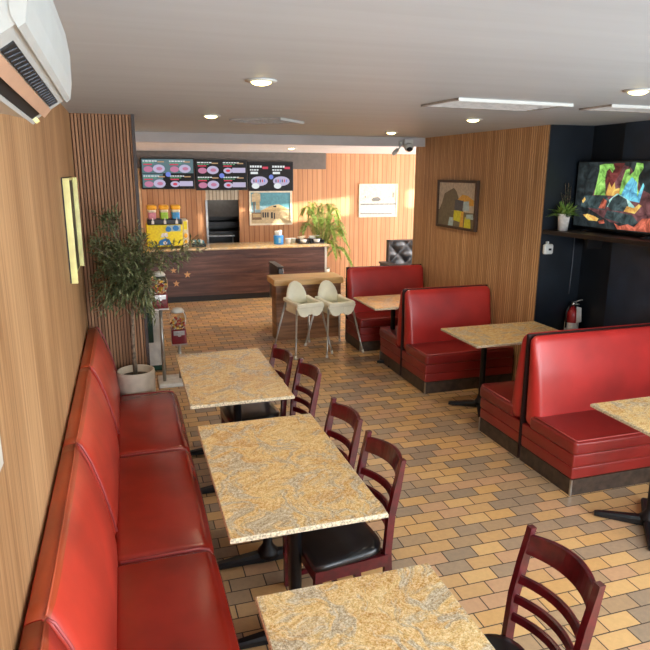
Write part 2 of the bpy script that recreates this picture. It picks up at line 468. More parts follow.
# ------------------------------------------------------------------ banquette on the left
bq = thing('banquette', 'long red vinyl banquette against the left wood wall, facing the granite tables', 'banquette', (0, 1.5, 0))
obj('base', B().box(-.345, .20, .45, 4.90, 0, .33, 0, .01), 'red_dark', bq)
seams = [4.925, 3.795, 2.655, 1.52, .40]
for a, b_ in zip(seams, seams[1:]):
    s_ = B(); s_.rbox(-.17, .29, b_ + .003, a - .003, .325, .452, .045, 0, 8, 4, (.012, .004, .012))
    so = obj('seat_cushion', s_, 'red', bq)
    obj('piping', B().tube([(-.13, a - .004, .447), (.22, a - .004, .452), (.265, a - .004, .44), (.285, a - .004, .40), (.287, a - .004, .35)], .006, 6), 'piping', so)
bs = [5.20, 4.10, 2.885, 1.665, .43]
def bprof(v, bul):
    # front face of the back: z from .44 up to .95
    P0 = [(-.140, .40), (-.148, .47), (-.168, .58), (-.198, .72), (-.236, .85), (-.272, .935), (-.290, .952)]
    return [(x + bul * math.sin(PI * min(1, max(0, (z - .42) / .53))), z) for x, z in P0]
for a, b_ in zip(bs, bs[1:]):
    s_ = B(); N = 14; rows = []
    for i in range(N + 1):
        v = i / N; y = a - .003 + (b_ + .003 - a + .003) * v
        bul = .022 * (1 - abs(2 * v - 1) ** 4)
        edge = (1 - abs(2 * v - 1) ** 8)
        pr = [(-.350, .40), (-.350, .935), (-.343, .945)] + [(-.318, .951)] + [(px, z) for px, z in bprof(v, bul)][::-1]
        pr = [(px, z) if k < 4 else (px - (1 - edge) * .012, z) for k, (px, z) in enumerate(pr)]
        rows.append([s_.b.verts.new((px, y, z)) for px, z in pr])
    L = len(rows[0])
    for r0, r1 in zip(rows, rows[1:]):
        for k in range(L):
            f = s_.b.faces.new([r0[k], r0[(k + 1) % L], r1[(k + 1) % L], r1[k]]); f.smooth = True
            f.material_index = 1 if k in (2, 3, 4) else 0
    for r in (rows[0][::-1], rows[-1]): s_.b.faces.new(r)
    bo = obj('backrest', s_, ['red_back', 'red_top'], bq)
    obj('edge_piping', B().tube([(-.291 + .022 * .12 * (1 - abs(2 * q / 10 - 1) ** 4), a - .01 + (b_ - a + .02) * q / 10, .9525) for q in range(11)], .0035, 6), 'worn', bo)
    pts = [(px + .003, a - .003, z + .002) for px, z in bprof(0, 0)[1:]]
    obj('piping', B().tube(pts, .0055, 6), 'piping', bo)

# ------------------------------------------------------------------ left granite tables
def granite_top(b, x0, x1, y0, y1, z1, t=.02):
    n = .004
    b.raw([(x0 + n, y0 + n, z1), (x1 - n, y0 + n, z1), (x1 - n, y1 - n, z1), (x0 + n, y1 - n, z1),
           (x0, y0, z1 - .005), (x1, y0, z1 - .005), (x1, y1, z1 - .005), (x0, y1, z1 - .005),
           (x0, y0, z1 - t), (x1, y0, z1 - t), (x1, y1, z1 - t), (x0, y1, z1 - t)],
          [(0, 1, 2, 3)], 0)
    v = list(b.b.verts)[-12:]
    for i in range(4):
        j = (i + 1) % 4
        for q in ((v[i], v[4 + i], v[4 + j], v[j]), (v[4 + i], v[8 + i], v[8 + j], v[4 + j])):
            f = b.b.faces.new(q); f.material_index = 1
    f = b.b.faces.new([v[11], v[10], v[9], v[8]]); f.material_index = 1
    return b
def column(x, y, zt=.72, r=.027):
    b = B(); b.lathe((x, y, 0), [(0, .035), (.062, .035), (.060, .06), (.036, .09), (r, .11), (r, zt - .04), (.045, zt - .03), (.07, zt - .012), (.07, zt), (0, zt)], 20)
    return b
def foot(x, y, ang, L):
    """half foot from the hub outwards"""
    d = Vector((math.cos(ang), math.sin(ang), 0)); s = Vector((-d.y, d.x, 0)); o = Vector((x, y, 0))
    b = B(); st = [(0.0, .036, .062), (L * .5, .030, .048), (L - .02, .026, .032), (L, .022, .026)]
    rings = []
    for a, w, h in st:
        rings.append([b.b.verts.new(o + d * a + s * w_ + Vector((0, 0, z_))) for w_, z_ in ((-w, .006), (w, .006), (w, h * .7), (w * .6, h), (-w * .6, h), (-w, h * .7))])
    for r0, r1 in zip(rings, rings[1:]):
        for k in range(6): b.b.faces.new([r0[k], r0[(k + 1) % 6], r1[(k + 1) % 6], r1[k]])
    b.b.faces.new(rings[0][::-1]); b.b.faces.new(rings[-1])
    b.lathe((x + d.x * (L - .03), y + d.y * (L - .03), 0), [(0, 0), (.014, 0), (.014, .01), (0, .01)], 10)
    return b
def granite_table(x0, x1, y0, y1, hubs, label, angs=(0, PI), L=.30, z=.75, group='granite tables along the banquette'):
    cx, cy = (x0 + x1) / 2, (y0 + y1) / 2
    t = thing('granite_table', label, 'table', (cx, cy, 0), group)
    obj('table_top', granite_top(B(), x0, x1, y0, y1, z), ['granite', 'granite_edge'], t)
    for hx, hy in hubs:
        obj('column', column(hx, hy, z - .02), 'black_metal', t)
        for a in angs: obj('foot', foot(hx, hy, a, L), 'black_metal', t)
    return t
granite_table(.307, .986, 2.214, 3.411, [(.647, 2.495), (.647, 3.13)], 'speckled gold granite table in the middle of the row beside the red banquette')
granite_table(.300, .972, 3.735, 4.925, [(.637, 4.01), (.637, 4.645)], 'granite table farthest down the banquette row, with a light reflected on its top')
granite_table(.335, .992, .65, 1.85, [(.66, .93), (.66, 1.57)], 'granite table closest to the camera, cut off by the lower picture edge')
G2 = 'granite tables between the red booths'
c4 = [R(150), R(240), R(330), R(60)]
granite_table(2.475, 3.62, 6.07, 6.75, [(2.84, 6.42), (3.35, 6.42)], 'granite table standing before the farthest red booth by the half wall', c4, .17, group=G2)
granite_table(2.745, 3.768, 4.45, 5.10, [(3.10, 4.90), (3.55, 4.80)], 'granite table reaching the wood wall between the two middle red booths', c4, .30, group=G2)
granite_table(2.725, 3.95, 2.42, 3.05, [(3.03, 2.77), (3.62, 2.77)], 'granite table at the right picture edge beside the front red booth', [R(140), R(230), R(320), R(50)], .32, group=G2)

# ------------------------------------------------------------------ chairs (face -x, towards the tables)
def pxat(z):   # x of the rear post at height z
    pts = [(0, .190), (.44, .170), (.62, .184), (.89, .238)]
    for (z0, x0), (z1, x1) in zip(pts, pts[1:]):
        if z <= z1: return x0 + (x1 - x0) * (z - z0) / (z1 - z0)
    return pts[-1][1]
def bow_slat(z0, z1, bow, th=.016, hw=.162, crown=0.):
    b = B(); N = 12; rings = []
    for i in range(N + 1):
        u = -1 + 2 * i / N; y = u * hw; dx = bow * (1 - u * u)
        zt = z1 + crown * (1 - u * u)
        rings.append([b.b.verts.new(p) for p in ((pxat(z0) + dx - th / 2, y, z0), (pxat(z0) + dx + th / 2, y, z0), (pxat(zt) + dx + th / 2, y, zt - .004), (pxat(zt) + dx, y, zt), (pxat(zt) + dx - th / 2, y, zt - .004))])
    for r0, r1 in zip(rings, rings[1:]):
        for k in range(5):
            f = b.b.faces.new([r0[k], r0[(k + 1) % 5], r1[(k + 1) % 5], r1[k]])
    b.b.faces.new(rings[0][::-1]); b.b.faces.new(rings[-1])
    return b
def make_chair(label):
    t = thing('ladder_back_chair', label, 'chair', (0, 0, 0), 'ladder-back chairs at the granite tables')
    # seat outline: straight front, round rear corners
    out = [(-.205, -.195), (-.215, 0), (-.205, .195), (-.15, .205)]
    for k in range(7):
        a = PI / 2 - PI / 2 * k / 6; out.append((.06 + .115 * math.cos(a), .075 + .115 * math.sin(a)))
    for k in range(7):
        a = -PI / 2 * k / 6; out.append((.06 + .115 * math.cos(a), -.075 + .115 * math.sin(a)))
    out.append((-.15, -.205))
    sb = B(); rings = []
    for sc, z in ((.97, .428), (1.0, .436), (1.0, .452), (.96, .464), (.82, .470), (.4, .472)):
        rings.append([sb.b.verts.new((-.02 + (x + .02) * sc, y * sc, z)) for x, y in out])
    n = len(out)
    for r0, r1 in zip(rings, rings[1:]):
        for k in range(n):
            f = sb.b.faces.new([r0[k], r0[(k + 1) % n], r1[(k + 1) % n], r1[k]]); f.smooth = True
    sb.b.faces.new(rings[0][::-1]); sb.b.faces.new(rings[-1])
    obj('seat', sb, 'black_vinyl', t)
    ap = B()
    ap.box(-.200, -.180, -.17, .17, .372, .429); ap.box(.145, .163, -.16, .16, .372, .429)
    for s in (-1, 1): ap.box(-.19, .165, s * .185 - .010, s * .185 + .010, .372, .429)
    obj('apron', ap, 'mahogany', t)
    for s in (-1, 1):
        b = B(); b.tube([(-.182, s * .175, 0), (-.182, s * .178, .39), (-.182, s * .178, .428)], [.018, .025, .025], 4, sq=True, smooth=False)
        obj('leg', b, 'mahogany', t)
        b = B(); y = s * .175
        zs = [0, .2, .44, .53, .62, .75, .87, .892]
        for_ = [(pxat(z) - (.018 if z < .87 else .012), z) for z in zs] + [(pxat(z) + (.018 if z < .87 else .012), z) for z in zs[::-1]]
        b.prism(for_, 1, y - .0135, y + .0135)
        obj('back_post', b, 'mahogany', t)
    obj('top_rail', bow_slat(.792, .868, .050, .02, .164, .010), 'mahogany', t)
    for z in (.672, .592, .515): obj('back_slat', bow_slat(z, z + .034, .045, .016), 'mahogany', t)
    b = B()
    for s in (-1, 1): b.box(-.18, .175, s * .178 - .008, s * .178 + .008, .16, .185)
    b.box(-.01, .01, -.178, .178, .163, .182)
    obj('stretcher', b, 'mahogany', t)
    return t
ch = make_chair('dark red ladder-back chair nearer of the two pulled up to the middle granite table')
ch.location = (.880, 2.555, 0); ch.rotation_euler = (0, 0, R(5))
dup(ch, (.86, 3.06, 0), R(5), 'dark red ladder-back chair farther of the two at the middle granite table')
dup(ch, (.885, 3.88, 0), R(5), 'dark red ladder-back chair nearer of the two at the far granite table')
dup(ch, (.80, 4.30, 0), R(6), 'dark red ladder-back chair farther of the two at the far granite table')
dup(ch, (1.125, 1.57, 0), R(1), 'dark red ladder-back chair in the lower right foreground, standing alone beside the near table')

# ------------------------------------------------------------------ red booths on the right
def booth(x0, x1, yr, d, label, ztop=.99, dep=.60):
    """bench with its rear plane at yr, facing direction d (+1 / -1 along y)"""
    t = thing('booth_bench', label, 'booth bench', ((x0 + x1) / 2, yr + d * dep / 2, 0), 'red vinyl booth benches')
    Y = lambda u: yr + d * u
    obj('kick_base', B().box(x0 + .004, x1, Y(.006), Y(dep - .02), 0, .12, 0), 'kick', t)
    obj('corner_strip', B().box(x0 - .001, x0 + .012, Y(dep - .03), Y(dep - .017), 0, .12), 'chrome', t, )
    sb = B(); sb.rbox(x0 + .002, x1, Y(.006), Y(dep - .02), .12, .21, .012, 0, 4, 2, (.003, 0, 0)); sb.rbox(x0, x1, Y(.006), Y(dep - .015), .21, .305, .012, 0, 4, 2, (.003, 0, 0))
    obj('seat_box', sb, 'red_dark', t)
    cb = B()
    cb.rbox(x0 - .008, x1, Y(.10), Y(dep + .0), .300, .410, .030, 0, 8, 4, (.004, .006, .012))
    so = obj('seat_cushion', cb, 'red_seat', t)
    obj('piping', B().tube([(x0 + .002, Y(.16), .412), (x0 + .002, Y(dep - .025), .412), (x0 + .015, Y(dep - .008), .410), (x1 - .02, Y(dep - .006), .412)], .005, 6), 'piping', so)
    # back: leaning padded slab
    bb = B()
    def lean(p):
        z = p.z; k = (z - .30) / (ztop - .30); u = d * (p.y - yr)
        th = .185 + (.058 - .185) * k            # thickness falls towards the top
        bulge = .02 * math.sin(PI * min(1, max(0, k)))
        return (p.x, yr + d * ((u - .012) / .12 * (th + bulge) + .012), z)
    bb.rbox(x0 - .001, x1, yr + d * .006, yr + d * .126, .30, ztop, .055, 0, 10, 4, (.004, 0, 0), lean)
    obj('backrest', bb, 'red_r', t)
    obj('back_board', B().box(x0 - .004, x1, yr, yr + d * .005, .02, ztop + .002), 'dark_line', t)
    return t
booth(2.66, 3.72, 7.54, -1, 'red booth bench farthest away, facing the camera beside the half wall', .98, .56)
booth(2.745, 3.755, 5.965, 1, 'red booth bench turned away, back to back with the middle bench by the wood wall', .965, .62)
booth(2.745, 3.755, 5.955, -1, 'red booth bench in the middle by the wood wall, facing the camera', .965, .60)
booth(2.79, 4.225, 3.835, 1, 'red booth bench turned away, back to back with the big front bench', 1.0, .60)
booth(2.79, 4.225, 3.825, -1, 'big front red booth bench at the right edge, facing the camera', 1.0, .62)

# ------------------------------------------------------------------ half wall and high chairs
hw = thing('half_wall', 'low brown wood half wall with a pale timber cap behind the high chairs', 'half wall', (2.2, 7.92, 0))
obj('panel', B().box(1.79, 2.68, 7.80, 8.06, 0, .745, 0, .004), 'half_wall', hw)
obj('cap', B().box(1.75, 2.69, 7.72, 8.16, .745, .825, 0, .006), 'light_wood', hw)
def high_chair(label):
    t = thing('high_chair', label, 'high chair', (0, 0, 0), 'cream high chairs')
    # seat tub with tall rounded back, faces -y
    b = B()
    prof = []
    # back shell: tall rounded panel
    N = 14; rows = []
    outline = [(-.13, .50), (-.155, .58), (-.16, .64), (-.148, .70), (-.125, .76), (-.09, .808), (-.045, .834), (0, .842)]
    outline = outline + [(-x, z) for x, z in outline[:-1][::-1]]
    def dep(x, z): return .16 + .10 * (z - .5) - 1.6 * x * x
    fr = [b.b.verts.new((x, dep(x, z), z)) for x, z in outline]
    bk = [b.b.verts.new((x * 1.04, dep(x, z) + .022, z + .004)) for x, z in outline]
    c0 = b.b.verts.new((0, .19, .68)); c1 = b.b.verts.new((0, .21, .68))
    n = len(outline)
    for k in range(n):
        l = (k + 1) % n
        for q in ((fr[k], fr[l], c0), (bk[l], bk[k], c1)):
            f = b.b.faces.new(q); f.smooth = True
        b.b.faces.new([fr[k], bk[k], bk[l], fr[l]])
    for v in b.b.verts: v.co.x *= .86
    obj('backrest', b, 'cream_plastic', t)
    sb = B(); sb.rbox(-.14, .14, -.15, .19, .485, .535, .02, 0, 5, 3, (0, 0, .008)); obj('seat', sb, 'cream_plastic', t)
    for s in (-1, 1):
        ab = B()
        ab.rbox(s * .125, s * .18, -.20, .17, .60, .645, .012, 0, 5, 2, (0, 0, 0), lambda p: (p.x, p.y, p.z + .10 * max(0, p.y + .02)))
        ab.rbox(s * .13, s * .148, -.17, .15, .52, .62, .008, 0, 3, 2)
        obj('armrest', ab, 'cream_plastic', t)
    fb = B(); fb.rbox(-.18, .18, -.235, -.185, .585, .64, .014, 0, 6, 3)
    for s in (-1, 1):   # scalloped apron with leg gaps
        fb.prism([(s * .02, .60), (s * .02, .515), (s * .045, .485), (s * .10, .475), (s * .15, .49), (s * .185, .53), (s * .19, .60)], 1, -.222, -.20)
    fb.prism([(-.025, .60), (-.02, .50), (.02, .50), (.025, .60)], 1, -.218, -.196)
    for v in fb.b.verts:
        if abs(v.co.x) < .2 and v.co.z < .584: v.co.x *= .86
    obj('front_apron', fb, 'cream_plastic', t)
    for sx in (-1, 1):
        for sy, fy, ty in ((-1, -.31, -.17), (1, .29, .14)):
            lb = B(); lb.tube([(sx * .25, fy, .012), (sx * .236, fy * .93, .1), (sx * .16, ty, .60)], [.0115, .0115, .0125], 10)
            lg = obj('leg', lb, 'grey_metal', t)
            obj('foot_cap', B().tube([(sx * .252, fy, 0), (sx * .247, fy * .98, .035)], .015, 10), 'offwhite', lg)
    return t
hc = high_chair('cream plastic high chair on grey metal legs, left of the two before the half wall')
hc.location = (1.995, 7.27, 0); hc.rotation_euler = (0, 0, R(12))
dup(hc, (2.385, 7.22, 0), R(10), 'cream plastic high chair on grey metal legs, right one next to the far red booth')

# dark bench behind the half wall
db = thing('dark_bench', 'dark bench end poking up behind the pale cap of the half wall', 'bench', (2.1, 8.5, 0))
obj('backrest', B().rbox(1.92, 2.00, 8.23, 8.80, .40, .90, .02, 0, 3, 3), 'black_vinyl', db)
obj('top_trim', B().box(1.915, 2.005, 8.23, 8.80, .90, .915), 'dark_trim', db)
obj('seat', B().rbox(2.01, 2.45, 8.23, 8.80, .0, .45, .03, 0, 3, 3), 'black_vinyl', db)

# ------------------------------------------------------------------ service counter
ct = thing('service_counter', 'long dark stained wood service counter across the back of the room', 'counter', (1.7, 11, 0))
fp = B(); fp.box(-.2, 3.36, 10.70, 11.35, .1, .875)
for zz in (.36, .62): fp.box(-.2, 3.36, 10.692, 10.70, zz - .125, zz + .125)
obj('front_panel', fp, 'counter_wood', ct)
obj('kick_board', B().box(-.2, 3.36, 10.715, 11.33, 0, .1), 'kickblack', ct)
obj('end_panel', B().box(3.36, 3.40, 10.69, 11.35, 0, .875), 'offwhite', ct)
tag(obj('countertop', B().box(-.22, 3.44, 10.66, 11.42, .876, .915, 0, .008), 'granite'), 'speckled granite countertop lying on the dark wood service counter', 'countertop')
ZC = .915
def star(x, z, r, label):
    b = B(); pts = []
    for k in range(10):
        a = PI / 2 + PI * k / 5; rr = r if k % 2 == 0 else r * .42; pts.append((x + rr * math.cos(a), z + rr * math.sin(a)))
    b.prism(pts, 1, 10.684, 10.691)
    tag(obj('wooden_star', b, 'star', loc=(x, 10.69, z)), label, 'star decoration', 'stars on the counter front')
star(.70, .555, .055, 'tan star upper left of three on the dark counter front')
star(.925, .475, .062, 'tan star rightmost of three on the dark counter front')
star(.735, .33, .058, 'tan star lowest of three on the dark counter front')

# slush machine
sm = thing('slush_machine', 'yellow slush machine with pink, green and blue drink bowls on the counter', 'drink machine', (.6, 10.95, ZC))
U, V, NN = Vector((1, 0, 0)), Vector((0, 0, 1)), Vector((0, -1, 0))
body = B(); body.box(.31, .89, 10.80, 11.25, ZC + .03, 1.31, 0, .01)
o = Vector((.31, 10.798, 0))
body.poly(o, U, V, [(.30, 1.20), (.55, 1.20), (.55, 1.30), (.33, 1.30)], 3, .001, NN)
body.oval(o, U, V, .35, 1.235, .045, .045, 2, .003, NN); body.oval(o, U, V, .47, 1.25, .05, .045, 2, .003, NN)
body.poly(o, U, V, [(.16, .97), (.40, .97), (.36, 1.06), (.30, 1.09), (.20, 1.05)], 2, .002, NN)
body.poly(o, U, V, [(.22, 1.10), (.34, 1.11), (.33, 1.18), (.24, 1.17)], 1, .002, NN)
body.oval(o, U, V, .285, 1.01, .035, .03, 1, .004, NN)
obj('front_body', body, ['yellow', 'white', 'blue', 'paleblue'], sm)
obj('drip_panel', B().box(.33, .885, 10.79, 11.2, 1.31, 1.395, 0, .006), 'black', sm)
obj('side_panel', B().box(.895, .985, 10.82, 11.25, ZC + .01, 1.38, 0, .006), 'cream', sm)
sk = B(); sk.box(.91, .97, 10.815, 10.819, 1.22, 1.36); sk.oval(Vector((0, 10.819, 0)), U, V, .94, 1.12, .03, .04, 1, .004, NN); sk.oval(Vector((0, 10.819, 0)), U, V, .94, 1.02, .025, .03, 1, .004, NN)
obj('side_decal', sk, ['yellow', 'orange'], sm)
obj('rubber_foot', B().box(.33, .37, 10.82, 10.86, ZC, ZC + .032).box(.83, .87, 10.82, 10.86, ZC, ZC + .032).box(.33, .37, 11.18, 11.22, ZC, ZC + .032).box(.83, .87, 11.18, 11.22, ZC, ZC + .032), 'black', sm)
for k, (xx, dm) in enumerate(((.415, 'pinkdrink'), (.61, 'limedrink'), (.80, 'bluedrink'))):
    bw = B(); bw.rbox(xx - .062, xx + .062, 10.86, 11.14, 1.395, 1.515, .02, 0, 4, 3); bw.rbox(xx - .066, xx + .066, 10.855, 11.145, 1.505, 1.56, .02, 1, 4, 3)
    bo = obj('drink_bowl', bw, [dm, 'cream'], sm)
    obj('lid', B().rbox(xx - .078, xx + .078, 10.84, 11.16, 1.55, 1.625, .03, 0, 3, 3), 'orange', bo)
    obj('tap', B().box(xx - .02, xx + .02, 10.765, 10.80, 1.325, 1.38).tube([(xx, 10.78, 1.38), (xx, 10.77, 1.42)], .008, 8), 'white', bo)

# counter smalls
cc = thing('cup_canister', 'bright blue canister holding white cups, left of the counter trays', 'canister', (2.575, 10.95, ZC))
obj('body', B().lathe((2.575, 10.95, ZC), [(0, 0), (.085, 0), (.088, .01), (.088, .15), (.08, .155), (0, .155)], 20), 'blue', cc)
obj('label_band', B().rect(Vector((2.575, 10.858, 0)), U, V, -.02, .02, ZC + .03, ZC + .12, 0, .001, NN).box(2.555, 2.595, 10.859, 10.863, ZC + .03, ZC + .12), 'sky', cc)
cu = B()
for dx, dy, h in ((-.035, 0, .075), (.03, .02, .085), (0, -.03, .065)): cu.lathe((2.575 + dx, 10.95 + dy, ZC + .155), [(0, 0), (.03, 0), (.04, h), (.0, h + .012)], 14)
obj('cup', cu, 'white', cc)
def tub(x, y, w, h, mat, name, label, cat):
    b = B(); b.lathe((x, y, ZC), [(0, 0), (w * .8, 0), (w, h * .85), (w * 1.06, h * .87), (w * 1.06, h), (0, h * 1.04)], 18)
    return tag(obj(name, b, mat, loc=(x, y, ZC)), label, cat, 'tubs on the service counter')
tub(2.74, 10.92, .05, .10, 'white', 'paper_tub', 'white paper tub standing right beside the blue canister', 'tub')
tub(2.85, 11.0, .055, .095, 'mist', 'paper_tub', 'greyish paper tub between the white tub and the chafing trays', 'tub')
for x0, x1, lb, lid in ((2.93, 3.12, 'left dark counter tray with a white tub in its front', 'cream'), (3.15, 3.40, 'right dark counter tray piled with pale packets at the counter end', 'mist')):
    tr = thing('condiment_tray', lb, 'tray', ((x0 + x1) / 2, 10.98, ZC), 'condiment trays on the counter')
    obj('rack', B().box(x0, x1, 10.86, 11.10, ZC, ZC + .02, 0, .004).box(x0, x1, 10.98, 11.10, ZC + .02, ZC + .075, 0, .004).box(x0, x0 + .02, 10.86, 10.98, ZC + .02, ZC + .06).box(x1 - .02, x1, 10.86, 10.98, ZC + .02, ZC + .06), 'black', tr)
    xm = (x0 + x1) / 2
    obj('tub', B().lathe((xm, 10.91, ZC + .02), [(0, 0), (.05, 0), (.062, .05), (0, .052)], 16), 'white', tr)
    pk = B(); random.seed(int(x0 * 100))
    for k in range(9):
        px, py = random.uniform(x0 + .03, x1 - .03), random.uniform(11.0, 11.08); pz = ZC + .077 + .005 * k
        pk.box(px - .03, px + .03, py - .02, py + .02, pz, pz + .01)
    obj('packet', pk, lid, tr)['kind'] = 'stuff'
sn = thing('napkin_basket', 'small dark basket of white napkins between the slush machine and kitchen opening', 'basket', (1.16, 10.95, ZC))
obj('basket', B().box(1.04, 1.28, 10.86, 11.04, ZC, ZC + .055, 0, .006), 'black', sn)
nk = B(); random.seed(3)
for k in range(6): nk.rbox(1.06 + .033 * k, 1.085 + .033 * k, 10.87, 11.03, ZC + .05, ZC + .10 + random.uniform(0, .03), .008, k % 2, 2, 2)
obj('napkin', nk, ['white', 'teal'], sn)

# kitchen beyond the opening
kr = thing('kitchen_range', 'dark steel cooking range seen through the kitchen opening', 'range', (1.8, 13.3, 0))
obj('body', B().box(1.3, 2.6, 13.05, 13.68, 0, .98, 0, .01).box(1.3, 2.6, 13.05, 13.68, 1.08, 1.16), 'black', kr)
obj('hood', B().prism([(12.95, 1.28), (13.68, 1.28), (13.68, 1.62), (13.1, 1.62)], 0, 1.3, 2.6), 'kitchen', kr)
ks = thing('steel_shelf', 'narrow bright steel shelf crossing the kitchen opening', 'shelf', (1.8, 12.7, 0))
obj('top', B().box(1.50, 2.05, 12.55, 12.85, .915, .94), 'steel', ks)
for xx in (1.53, 2.02): obj('leg', B().tube([(xx, 12.6, 0), (xx, 12.6, .915)], .015, 8), 'steel', ks)

# ------------------------------------------------------------------ menu screens
EM = 1.0
for k, (c, st) in dict(s_dark=((10, 10, 16), .6), s_glare=((92, 122, 128), .9), s_pink=((190, 120, 150), 1.), s_lilac=((186, 178, 206), 1.), s_white=((226, 232, 232), 1.), s_red=((206, 60, 84), 1.), s_green=((110, 180, 130), 1.), s_blue=((112, 130, 214), 1.), s_tan=((186, 150, 110), .9), s_ink=((46, 48, 74), .8)).items():
    M[k] = glow(k, c, st)
SM = ['s_dark', 's_glare', 's_pink', 's_lilac', 's_white', 's_red', 's_green', 's_blue', 's_tan', 's_ink']
def menu(x0, x1, z0, z1, label, cells, glare=None, seed=1):
    random.seed(seed)
    t = thing('menu_screen', label, 'menu screen', ((x0 + x1) / 2, 12.1, z0), 'menu screens above the counter')
    obj('housing', B().box(x0, x1, 12.075, 12.16, z0, z1, 0, .006), 'black', t)
    b = B(); o = Vector((x0, 12.075, z0)); W, H = x1 - x0, z1 - z0
    b.rect(o, U, V, .012, W - .012, .012, H - .012, 0, .001, NN)
    if glare:
        for q in glare: b.rect(o, U, V, q[0] * W, q[1] * W, q[2] * H, q[3] * H, 1, .0015, NN)  # lighter rects paint the glare washing over the screen
    for (a, c0, w, h, kind) in cells:
        # each cell: title dashes, red price line, pale food ovals
        L = .03 * W
        for row, mm, hh in ((.88, 4, .07), (.75, 6, .045)):
            xx = a + .04 * w
            while xx < a + w * (.6 if row > .8 else .45):
                dw = random.uniform(.03, .06) * w * 2; b.rect(o, U, V, xx * W, (xx + dw) * W, (c0 + h * row - h * hh) * H, (c0 + h * row) * H, mm if kind != 3 else 4, .002, NN); xx += dw + .012
        b.rect(o, U, V, (a + w * .06) * W, (a + w * .40) * W, (c0 + h * .58) * H, (c0 + h * .66) * H, 5 if kind != 3 else 4, .002, NN)
        b.rect(o, U, V, (a + w * .62) * W, (a + w * .88) * W, (c0 + h * .76) * H, (c0 + h * .84) * H, 8 if kind != 3 else 5, .002, NN)
        if kind == 0:
            b.oval(o, U, V, (a + .24 * w) * W, (c0 + .30 * h) * H, .18 * w * W, .20 * h * H, 2, .003, NN)
            b.oval(o, U, V, (a + .66 * w) * W, (c0 + .34 * h) * H, .24 * w * W, .28 * h * H, 3, .0035, NN)
            b.oval(o, U, V, (a + .68 * w) * W, (c0 + .34 * h) * H, .12 * w * W, .12 * h * H, 2, .004, NN)
        elif kind == 1:
            b.oval(o, U, V, (a + .24 * w) * W, (c0 + .30 * h) * H, .19 * w * W, .20 * h * H, 3, .003, NN)
            b.rect(o, U, V, (a + .42 * w) * W, (a + .96 * w) * W, (c0 + .16 * h) * H, (c0 + .5 * h) * H, 3, .0035, NN)
            b.oval(o, U, V, (a + .24 * w) * W, (c0 + .30 * h) * H, .09 * w * W, .09 * h * H, 5, .004, NN)
        elif kind == 3:
            b.oval(o, U, V, (a + .46 * w) * W, (c0 + .33 * h) * H, .40 * w * W, .17 * h * H, 3, .003, NN)
            b.oval(o, U, V, (a + .28 * w) * W, (c0 + .16 * h) * H, .18 * w * W, .10 * h * H, 4, .0035, NN)
            for q in range(6):
                xx = a + (.18 + .1 * q) * w; b.rect(o, U, V, xx * W, (xx + .05 * w) * W, (c0 + .29 * h) * H, (c0 + .39 * h) * H, (9, 5, 7)[q % 3], .004, NN)
    b.oval(o, U, V, W * .5, H * .48, .05 * W, .08 * H, 7, .005, NN)
    obj('screen', b, SM, t, fixn=False)
    return t
four = lambda k0, k1, k2, k3: [(.02, .5, .47, .48, k0), (.51, .5, .47, .48, k1), (.02, .02, .47, .48, k2), (.51, .02, .47, .48, k3)]
menu(.315, 1.262, 1.855, 2.405, 'menu screen farthest left above the counter, with painted grey glare and four food pictures', four(0, 0, 0, 1), [(.02, .98, .52, .97), (.02, .40, .05, .5)], 1)
menu(1.282, 2.250, 1.832, 2.385, 'menu screen in the middle above the counter, dark with four pink food pictures', four(0, 1, 0, 1), None, 2)
menu(2.270, 3.150, 1.812, 2.360, 'menu screen farthest right above the counter, black with two pale ovals', [(.02, .02, .47, .96, 3), (.51, .02, .47, .96, 3)], None, 3)

# ------------------------------------------------------------------ framed pictures
def picture(name, o, u, n, W, H, fw, fm, mats, draw, label, th=.03, grp=None):
    """o = lower-left corner on the wall, u = direction along wall, n = out of the wall"""
    t = thing(name, label, 'picture', tuple(o), grp)
    b = B()
    def bx(a0, a1, c0, c1, d0, d1):
        v = [o + u * a + V * c + n * d for d in (d0, d1) for c in (c0, c1) for a in (a0, a1)]
        b.raw(v, [(0, 2, 3, 1), (4, 5, 7, 6), (0, 1, 5, 4), (2, 6, 7, 3), (0, 4, 6, 2), (1, 3, 7, 5)])
    bx(0, W, 0, fw, .001, th); bx(0, W, H - fw, H, .001, th); bx(0, fw, fw, H - fw, .001, th); bx(W - fw, W, fw, H - fw, .001, th)
    obj('frame', b, fm, t)
    b = B(); b.rect(o, u, V, fw, W - fw, fw, H - fw, 0, th * .6, n)
    draw(b, o + u * fw + V * fw, u, n, W - 2 * fw, H - 2 * fw, th * .6)
    obj('print', b, mats, t, fixn=False)
    return t
